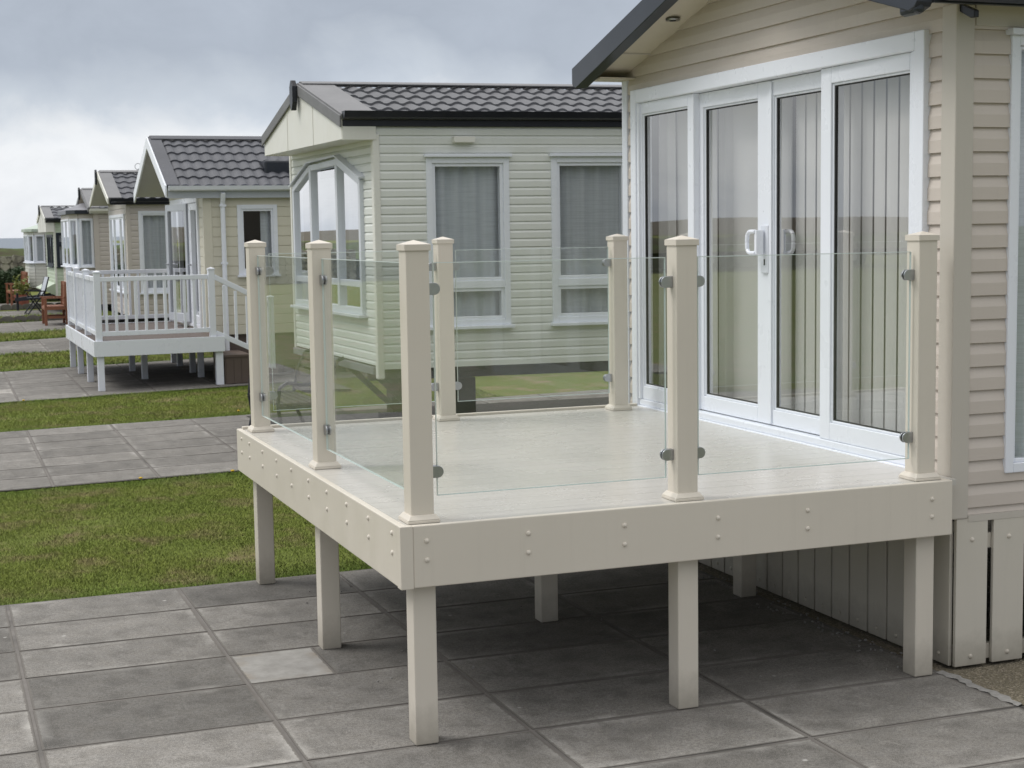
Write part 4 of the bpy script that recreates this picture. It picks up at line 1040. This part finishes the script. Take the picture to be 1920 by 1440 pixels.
def lawn(name, x0, x1, ylo, yhi, dens, h, w, seed):
    rg = np.random.default_rng(seed)
    area = (x1-x0)*max(yhi(x0)-ylo(x0), yhi(x1)-ylo(x1)); n = int(area*dens)
    X = rg.uniform(x0, x1, n); t_ = rg.uniform(-.012, 1.012, n)
    Y = np.array([ylo(a) for a in X])*(1-t_)+np.array([yhi(a) for a in X])*t_
    # clumps: thin out on bare patches
    f = .5+.5*np.sin(X*2.1+1.3*np.sin(Y*1.7))*np.sin(Y*2.6+.8*np.sin(X*3.1)); edge = np.minimum(t_, 1-t_)*(yhi(0)-ylo(0))
    keep = rg.uniform(0, 1, n) < np.clip(.22+.85*f+np.where(edge < .25, .5, 0), 0, 1); X, Y, f, edge = X[keep], Y[keep], f[keep], edge[keep]; n = len(X)
    hh = h*rg.uniform(.5, 1.25, n)*(.75+.45*f)*np.where(edge < .12, 1.35, 1.); ang = rg.uniform(0, 2*PI, n); lean = rg.uniform(.2, 1.3, n)*hh; la = rg.uniform(0, 2*PI, n)
    dx, dy = np.cos(ang)*w/2, np.sin(ang)*w/2; lx, ly = np.cos(la)*lean, np.sin(la)*lean; z0 = -.03
    V = np.empty((n, 5, 3)); V[:, 0] = np.stack([X-dx, Y-dy, np.full(n, z0)], 1); V[:, 1] = np.stack([X+dx, Y+dy, np.full(n, z0)], 1)
    V[:, 2] = np.stack([X+dx*.7+lx*.35, Y+dy*.7+ly*.35, z0+hh*.6], 1); V[:, 3] = np.stack([X-dx*.7+lx*.35, Y-dy*.7+ly*.35, z0+hh*.6], 1); V[:, 4] = np.stack([X+lx, Y+ly, z0+hh], 1)
    base = (np.arange(n)*5)[:, None]
    loops = np.concatenate([base+np.array([[0, 1, 2, 3]]), base+np.array([[3, 2, 4]])], 1).ravel()
    me = bpy.data.meshes.new(name); me.vertices.add(n*5); me.vertices.foreach_set('co', V.ravel())
    me.loops.add(n*7); me.loops.foreach_set('vertex_index', loops.astype(np.int32))
    me.polygons.add(n*2); st = np.empty(n*2, np.int32); st[0::2] = np.arange(n)*7; st[1::2] = np.arange(n)*7+4
    me.polygons.foreach_set('loop_start', st); me.update(calc_edges=True); me.validate()
    L_ = me.attributes.new('lush', 'FLOAT', 'FACE'); L_.data.foreach_set('value', np.repeat(np.clip(1-edge/.45, 0, 1), 2).astype(np.float32))
    A = me.attributes.new('rnd', 'FLOAT', 'FACE'); A.data.foreach_set('value', np.repeat(rg.uniform(0, 1, n), 2).astype(np.float32))
    me.materials.append(M['blade'])
    o_ = bpy.data.objects.new(name, me); COL.objects.link(o_); return tag(o_, kind='stuff')
def line(p, q): return lambda x: p[1]+(q[1]-p[1])*(x-p[0])/(q[0]-p[0])
e = E
lawn('grass', -2.6, 4.2, lambda x: 3.27+max(0, .77)*.05*(x+.4)*.5+.01, line(*e[2][:2]), 24000, .019, .0045, 1)
lawn('grass', -2.6, 5.0, line(*e[2][2:]), line(*e[3][:2]), 10000, .026, .006, 2)
lawn('grass', -2.2, 3.5, line(*e[3][2:]), line(*e[4][:2]), 2200, .05, .012, 3)
lawn('grass', -2.0, 3.5, line(*e[4][2:]), line(*e[5][:2]), 1200, .06, .016, 4)
lawn('grass', -1.5, 3.5, line(*e[5][2:]), line(*e[6][:2]), 800, .07, .02, 5)
lawn('grass', -3.0, 9.0, lambda x: -8.2, lambda x: -4.76, 350, .06, .016, 6)

# dandelions at the grass edges
dm = thing('dandelion', 'small yellow dandelion flower in the grass edge beside the paving', 'flower', (0, 0, 0), group='dandelions along the lawn edges')
mb = MB(); mb.tube((0, 0, -.03), (.004, .003, .016), .0025, .002, 6); t = NT('stem_green'); t.bsdf((.10, .16, .04), .6); mb.build('stem', t.mat, dm)
mb = MB(); mb.lathe([(.004, .012), (.016, .020), (.018, .024), (.011, .029), (0, .030)], (.004, .003, 0), 10); t = NT('dandelion_yellow'); t.bsdf((.62, .40, .02), .7); mb.build('flower_head', t.mat, dm, smooth=True)
spots = [(.71, 7.45), (1.62, 11.95), (-.07, 7.40), (.93, 3.42), (-.6, 14.4), (1.9, 12.3)]
for i, (x, y) in enumerate(spots):
    if i == 0: dm.location = (x, y, 0)
    else: dup(dm, None, (x, y, 0))

# ------------------------------------------------------------------ FAR GARDEN
t = NT('teak'); g = t.obj(); t.bsdf(t.mix(t.noise(t.scaled(g, (4, 30, 30)), 1., 4), (.20, .075, .038), (.30, .125, .07)), .5); M['teak'] = t.mat
def wood_seat(name, label, cat, loc, rz, w):
    th = thing(name, label, cat, loc, rz)
    for x in (.03, .50):
        for y in (.03, w-.03):
            m_ = MB(); m_.box(x-.03, x+.03, y-.03, y+.03, 0, .62 if x < .1 else .44); m_.build('leg', M['teak'], th, bevel=.004)
    m_ = MB()
    for i in range(6): m_.box(.02+i*.085, .02+i*.085+.07, .0, w, .42, .445)
    m_.box(.0, .03, .06, w-.06, .36, .42); m_.box(.06, .47, .0, .03, .36, .42); m_.box(.06, .47, w-.03, w, .36, .42)
    m_.build('seat', M['teak'], th, bevel=.003)
    m_ = MB(); k = max(5, int(w/.10))
    for y in (.03, w-.03): m_.hexa([(.44, y-.03, .446), (.52, y-.03, .446), (.52, y+.03, .446), (.44, y+.03, .446), (.47, y-.03, 1.0), (.53, y-.03, 1.0), (.53, y+.03, 1.0), (.47, y+.03, 1.0)])
    for i in range(k):
        y = .09+(w-.18)*(i+.5)/k; m_.bar((.48, y, .5), (.505, y, .93), .045, .02, up=(1, 0, 0))
    m_.bar((.505, .06, .96), (.505, w-.06, .96), .035, .09); m_.bar((.48, .06, .49), (.48, w-.06, .49), .03, .05)
    m_.build('backrest', M['teak'], th, bevel=.003)
    for y in (.0, w-.07):
        m_ = MB(); m_.box(-.03, .54, y, y+.07, .622, .648); m_.build('armrest', M['teak'], th, bevel=.004)
    for y in (.015, w-.045):
        m_ = MB(); m_.box(.062, .468, y, y+.03, .16, .21); m_.build('stretcher', M['teak'], th, bevel=.003)
    return th
wood_seat('garden_chair', 'reddish brown slatted wooden armchair just beyond the white deck', 'chair', (.88, 31.6, 0), .0, .95)
wood_seat('garden_bench', 'far reddish brown wooden bench in front of the hedge', 'bench', (.72, 43.3, 0), .05, 1.3)
gb = thing('garden_bench', 'dark slatted bench with curled iron arms behind the glass, before the pale caravan', 'bench', (1.40, 8.75, 0), .03)
for y in (0, 1.2):
    mb = MB()
    pr = [(-.02, .0), (.03, .22), (.0, .40), (.02, .58), (.10, .63), (.22, .60), (.36, .60), (.47, .62)]
    for a, b in zip(pr, pr[1:]): mb.tube((a[0], y, a[1]), (b[0], y, b[1]), .018, .018, 8)
    bk = [(.60, 0), (.50, .22), (.46, .40), (.52, .66), (.60, .82), (.66, .84)]
    for a, b in zip(bk, bk[1:]): mb.tube((a[0], y, a[1]), (b[0], y, b[1]), .018, .018, 8)
    mb.tube((.0, y, .39), (.47, y, .39), .016, .016, 8)
    mb.build('arm_frame', M['black'], gb)
t = NT('grey_bench_slats'); g = t.obj(); t.bsdf(t.mix(t.noise(t.scaled(g, (20, 3, 20)), 1., 4), (.075, .065, .055), (.15, .135, .115)), .7)
mb = MB()
for i in range(6): mb.box(.0+i*.077, .0+i*.077+.062, -.02, 1.22, .405, .43)
mb.build('seat', t.mat, gb)
mb = MB()
for i in range(5): mb.bar((.475+i*.028, -.02, .48+i*.078), (.475+i*.028, 1.22, .48+i*.078), .02, .058)
mb.build('backrest', t.mat, gb)
# terracotta pot with plant
pt = thing('plant_pot', 'terracotta tub with a leafy yellow green plant beside the far bench', 'plant pot', (.98, 42.3, 0))
t = NT('terracotta'); g = t.obj(); t.bsdf(t.mix(t.noise(g, 12, 4), (.26, .075, .045), (.34, .12, .08)), .75); M['terra'] = t.mat
mb = MB(); mb.lathe([(0, 0), (.14, 0), (.20, .30), (.225, .30), (.235, .36), (.205, .36), (.19, .32), (0, .31)], (0, 0, 0), 24); mb.build('pot', M['terra'], pt, smooth=False)
t = NT('plant_leaf'); g = t.obj(); t.bsdf(t.mix(t.noise(g, 14, 3), (.07, .12, .02), (.22, .22, .03)), .6); M['leafy'] = t.mat
def leaves(name, mt, parent, n, fn, size, seed):
    r_ = random.Random(seed); m_ = MB()
    for _ in range(n):
        p = Vector(fn(r_)); d = Vector((r_.gauss(0, 1), r_.gauss(0, 1), r_.gauss(.3, 1))).normalized(); u = d.orthogonal().normalized(); q = d.cross(u)
        a = r_.random()*6.28; u, q = u*math.cos(a)+q*math.sin(a), q*math.cos(a)-u*math.sin(a); s_ = size*(.6+.8*r_.random())
        m_.quad(p-u*s_, p+q*s_*.42+d*s_*.1, p+u*s_, p-q*s_*.42+d*s_*.1)
    return m_.build(name, mt, parent, recalc=False)
leaves('foliage', M['leafy'], pt, 260, lambda r_: (r_.gauss(0, .13), r_.gauss(0, .13), .36+abs(r_.gauss(.18, .16))), .055, 4)
# black folding chair
fc = thing('folding_chair', 'black folding garden chair standing beside the far off white caravan', 'chair', (.98, 37.5, 0), .15)
mb = MB()
for y in (0, .46):
    mb.bar((-.12, y, .0), (.36, y, .62), .03, .03); mb.bar((.34, y, .0), (-.06, y, .55), .03, .03); mb.bar((.30, y, .42), (.46, y, .98), .035, .03)
    mb.bar((-.10, y, .62), (.38, y, .60), .05, .03)
mb.bar((-.10, 0, .02), (-.10, .46, .02), .02, .02); mb.bar((.02, 0, .20), (.02, .46, .20), .02, .02)
mb.build('frame', M['black'], fc)
mb = MB()
for i in range(6): mb.box(-.06+i*.065, -.06+i*.065+.052, .02, .44, .42, .436)
mb.build('seat', M['dframe'], fc)
mb = MB(); mb.hexa([(.31, .02, .50), (.325, .02, .50), (.325, .44, .50), (.31, .44, .50), (.45, .02, .98), (.465, .02, .98), (.465, .44, .98), (.45, .44, .98)]); mb.build('backrest', M['lilac'], fc)
# scalloped concrete edging
def edging(label, y0, slope_, x0, x1):
    m_ = MB(); k = int((x1-x0)/.30)
    for i in range(k):
        x = x0+i*.30; y = y0+slope_*x
        pts = [(x, 0)]+[(x+.146-.146*math.cos(a), .10+.055*math.sin(a)) for a in np.linspace(0, PI, 9)]+[(x+.292, 0)]
        m_.prism(pts, 'y', y, y+.05)
    o_ = m_.build('garden_edging', M['edge'], None); return tag(o_, label, 'edging')
t = NT('old_concrete'); g = t.geo(); t.bsdf(t.mix(t.noise(g, 14, 5, .7), (.10, .095, .085), (.21, .20, .18)), .9); M['edge'] = t.mat
edging('scalloped concrete edging along the grass just behind the wooden armchair', 33.55, .3, -3, 2.2)
edging('scalloped concrete edging just in front of the terracotta tub', 40.5, .2, -3, 2.2)
# hedge
hg = thing('hedge', 'dense dark green hedge below the stone wall at the far end', 'hedge', (-4, 45.6, 0))
t = NT('hedge_leaf'); g = t.geo(); t.bsdf(t.mix(t.noise(g, 3.5, 5, .65), (.012, .028, .010), (.045, .085, .022)), .55); M['hedge'] = t.mat
def hf(r_):
    x = r_.uniform(0, 5.3); f = r_.random()
    top = 1.0+.07*math.sin(x*2.3)+.05*math.sin(x*5.1)
    if f < .6: return (x, .35+.12*math.sin(x*3+1)+r_.gauss(0, .07), r_.uniform(0, top))
    return (x, r_.uniform(.35, 1.5), top+r_.gauss(0, .05))
leaves('foliage', M['hedge'], hg, 9000, hf, .055, 8)
mb = MB(); mb.box(0, 5.25, .5, 1.5, 0, .92); mb.build('branches', M['hedge'], hg)
# stone wall
sw = MB(); r_ = random.Random(2); x = -14.
def stone(cx, cz, sx, sz, y):
    k = 9; pts = []
    for i in range(k):
        a = 2*PI*i/k; q = .82+.25*r_.random(); pts.append((cx+sx*q*math.cos(a), cz+sz*q*math.sin(a)))
    d = r_.uniform(.0, .14); sw.prism(pts, 'y', y-d, y+.4)
for row in range(5):
    x = -14+r_.random()*.3
    while x < 5.5:
        wdt = r_.uniform(.24, .62); hgt = r_.uniform(.11, .165); stone(x+wdt/2, .14+row*.27+r_.uniform(-.03, .03), wdt/2*1.05, hgt*1.05, 57.5); x += wdt
sw.box(-14, 5.5, 57.55, 57.95, 0, 1.32)
t = NT('field_stone'); g = t.geo(); v = t.n('ShaderNodeTexVoronoi'); v.inputs['Scale'].default_value = 2.4; t.l(g, v.inputs['Vector']); cs = t.n('ShaderNodeSeparateColor'); t.l(v.outputs['Color'], cs.inputs[0])
c = t.mix(cs.outputs[0], (.17, .155, .13), (.40, .375, .32)); c = t.mix(t.maprange(t.noise(g, 8, 5, .7), .4, .7, 0, .6), c, (.07, .065, .055)); t.bsdf(c, .9); M['stone'] = t.mat
tag(sw.build('stone_wall', M['stone'], None), 'rough grey field stone wall standing beyond the hedge', 'wall')
# grassy bank behind the wall
t = NT('bank_turf'); g = t.geo(); c = t.mix(t.maprange(t.noise(g, .55, 5, .6), .42, .6), (.060, .052, .034), (.075, .105, .035)); t.bsdf(c, .95, spec=.1); M['bank'] = t.mat
bm_ = bmesh.new(); bmesh.ops.create_grid(bm_, x_segments=60, y_segments=8, size=.5); mt_ = []
for v_ in bm_.verts:
    u, w = v_.co.x+.5, v_.co.y+.5; x = -40+u*60; y = 58.2+w*7
    z = -.04+1.66*math.sin(PI*min(1, w*1.15)*.62)**.8*(1+.05*math.sin(x*1.7)+.04*math.sin(x*4.3+1)) if w > 0 else .9
    v_.co = (x, y, z if w < .99 else -.5)
me = bpy.data.meshes.new('bank'); bm_.to_mesh(me); bm_.free(); me.materials.append(M['bank']); o_ = bpy.data.objects.new('bank', me); COL.objects.link(o_); tag(o_, kind='structure')
# sea
t = NT('sea_water'); g = t.geo(); c = t.mix(t.noise(t.scaled(g, (.01, .05, 1)), 1., 5), (.10, .13, .17), (.15, .18, .215))
t.bsdf(c, .45, bump=t.noise(t.scaled(g, (.3, .6, 1)), 1., 4), bstr=.5, bdist=.4); M['sea'] = t.mat
mb = MB(); mb.poly([(-1500, 60, -2.2), (20000, 60, -2.2), (20000, 26000, -2.2), (-26000, 26000, -2.2), (-1500, 765, -2.2)]); tag(mb.build('sea', M['sea'], recalc=False), kind='structure')
# low hills inland (they show only in the window reflections)
t = NT('hill_turf'); g = t.geo(); c = t.mix(t.noise(g, .012, 5, .6), (.105, .098, .082), (.15, .135, .105)); t.bsdf(c, .95, spec=.05); M['hill'] = t.mat
bm_ = bmesh.new(); bmesh.ops.create_grid(bm_, x_segments=120, y_segments=6, size=.5)
for v_ in bm_.verts:
    u, w = v_.co.x+.5, v_.co.y+.5; az = math.radians(-9-140*u); R_ = 420+260*w
    hgt = (4.1+.9*math.sin(az*9)+.5*math.sin(az*23+1)+.25*math.sin(az*61))*math.sin(PI*min(1, w*.9+.02))
    taper = min(1, u*14)
    v_.co = (R_*math.sin(az), R_*math.cos(az), -.2+max(0, hgt*taper))
me = bpy.data.meshes.new('hills'); bm_.to_mesh(me); bm_.free(); me.materials.append(M['hill']); o_ = bpy.data.objects.new('hills', me); COL.objects.link(o_); tag(o_, kind='structure')

# ------------------------------------------------------------------ SKY, SUN, CAMERA
SUN_EL, SUN_AZ = math.radians(52), math.radians(-62)      # azimuth from +Y towards +X
w = bpy.data.worlds.new('World'); SC.world = w; w.use_nodes = True; nt = w.node_tree; nt.nodes.clear()
N = nt.nodes.new; Lk = nt.links.new
tc = N('ShaderNodeTexCoord'); sep = N('ShaderNodeSeparateXYZ'); Lk(tc.outputs['Generated'], sep.inputs[0])
mp = N('ShaderNodeMapping'); mp.inputs['Scale'].default_value = (1, 1, 1.7); mp.inputs['Location'].default_value = (.37, .2, .1); Lk(tc.outputs['Generated'], mp.inputs['Vector'])
def wnoise(sc, det, ro, dist=0):
    x = N('ShaderNodeTexNoise'); x.inputs['Scale'].default_value = sc; x.inputs['Detail'].default_value = det; x.inputs['Roughness'].default_value = ro; x.inputs['Distortion'].default_value = dist; Lk(mp.outputs[0], x.inputs['Vector']); return x.outputs['Fac']
def wm(op, a, b):
    x = N('ShaderNodeMath'); x.operation = op
    for i, q in enumerate((a, b)):
        if isinstance(q, (int, float)): x.inputs[i].default_value = q
        else: Lk(q, x.inputs[i])
    return x.outputs[0]
n1 = wnoise(2.7, 6, .55, .3); n2 = wnoise(11, 7, .6, .4)
tt = wm('ADD', sep.outputs[2], wm('ADD', wm('MULTIPLY', wm('SUBTRACT', n1, .5), .17), wm('MULTIPLY', wm('SUBTRACT', n2, .5), .075)))
rp_ = N('ShaderNodeValToRGB'); el = rp_.color_ramp.elements
stops = [(0, (.62, .67, .75)), (.025, (.80, .83, .88)), (.072, (.88, .90, .93)), (.098, (.57, .62, .69)), (.125, (.42, .465, .54)), (.26, (.46, .50, .565)), (.42, (1.0, 1.02, 1.05)), (1, (1.6, 1.57, 1.52))]
while len(el) < len(stops): el.new(.5)
for e_, (p_, c_2) in zip(el, stops): e_.position = p_; e_.color = (*c_2, 1)
Lk(tt, rp_.inputs[0])
vr = N('ShaderNodeMix'); vr.data_type = 'RGBA'; vr.blend_type = 'MULTIPLY'; vr.inputs[0].default_value = 1
r2 = N('ShaderNodeMapRange'); Lk(n2, r2.inputs[0]); r2.inputs[1].default_value = .3; r2.inputs[2].default_value = .7; r2.inputs[3].default_value = .93; r2.inputs[4].default_value = 1.08
cmb = N('ShaderNodeCombineXYZ'); [Lk(r2.outputs[0], cmb.inputs[i]) for i in range(3)]
Lk(rp_.outputs[0], vr.inputs[6]); Lk(cmb.outputs[0], vr.inputs[7])
bgc = N('ShaderNodeBackground'); az = N('ShaderNodeMapRange'); az.interpolation_type = 'SMOOTHSTEP'; Lk(sep.outputs[1], az.inputs[0]); az.inputs[1].default_value = -.85; az.inputs[2].default_value = .25; az.inputs[3].default_value = .78; az.inputs[4].default_value = 1.0
va = N('ShaderNodeVectorMath'); va.operation = 'SCALE'; Lk(vr.outputs[2], va.inputs[0]); Lk(az.outputs[0], va.inputs['Scale'])
Lk(va.outputs[0], bgc.inputs[0]); bgc.inputs[1].default_value = 1.06
sky = N('ShaderNodeTexSky'); sky.sky_type = 'NISHITA'; sky.sun_disc = False; sky.sun_elevation = SUN_EL; sky.sun_rotation = SUN_AZ
bgs = N('ShaderNodeBackground'); Lk(sky.outputs[0], bgs.inputs[0]); bgs.inputs[1].default_value = .10
mx = N('ShaderNodeMixShader'); mx.inputs[0].default_value = .93; Lk(bgs.outputs[0], mx.inputs[1]); Lk(bgc.outputs[0], mx.inputs[2])
wo = N('ShaderNodeOutputWorld'); Lk(mx.outputs[0], wo.inputs[0])
sun = bpy.data.lights.new('sun', 'SUN'); sun.energy = 1.65; sun.angle = math.radians(24); sun.color = (1, .98, .95)
so = bpy.data.objects.new('sun', sun); COL.objects.link(so)
sd = Vector((math.cos(SUN_EL)*math.sin(SUN_AZ), math.cos(SUN_EL)*math.cos(SUN_AZ), math.sin(SUN_EL)))
so.rotation_euler = sd.to_track_quat('Z', 'Y').to_euler(); so.location = (-4, 4, 12)

F, CX, CY, CZ, YAW, PITCH, ROLL = 2896.16, -1.672, -5.6671, 2.0374, .3615, .0992, -.0153
cam = bpy.data.cameras.new('camera'); co = bpy.data.objects.new('camera', cam); COL.objects.link(co); SC.camera = co
cam.sensor_width = 36; cam.lens = 36*F/1920; cam.clip_start = .05; cam.clip_end = 60000
fw_ = Vector((math.sin(YAW)*math.cos(PITCH), math.cos(YAW)*math.cos(PITCH), -math.sin(PITCH))); rt = Vector((math.cos(YAW), -math.sin(YAW), 0)); up = rt.cross(fw_)
r2_ = rt*math.cos(ROLL)+up*math.sin(ROLL); u2_ = -rt*math.sin(ROLL)+up*math.cos(ROLL)
R3 = Matrix((r2_, u2_, -fw_)).transposed()
co.matrix_world = Matrix.Translation((CX, CY, CZ)) @ R3.to_4x4()
cam.dof.use_dof = True; cam.dof.focus_distance = 7.2; cam.dof.aperture_fstop = 11
SC.render.engine = 'CYCLES'
SC.cycles.use_denoising = True
SC.cycles.max_bounces = 10; SC.cycles.transparent_max_bounces = 24; SC.cycles.diffuse_bounces = 4; SC.cycles.glossy_bounces = 5
SC.cycles.sample_clamp_indirect = 8
SC.view_settings.view_transform = 'Standard'; SC.view_settings.look = 'None'; SC.view_settings.exposure = 0; SC.view_settings.gamma = 1
SC.render.resolution_x = 1024; SC.render.resolution_y = 768
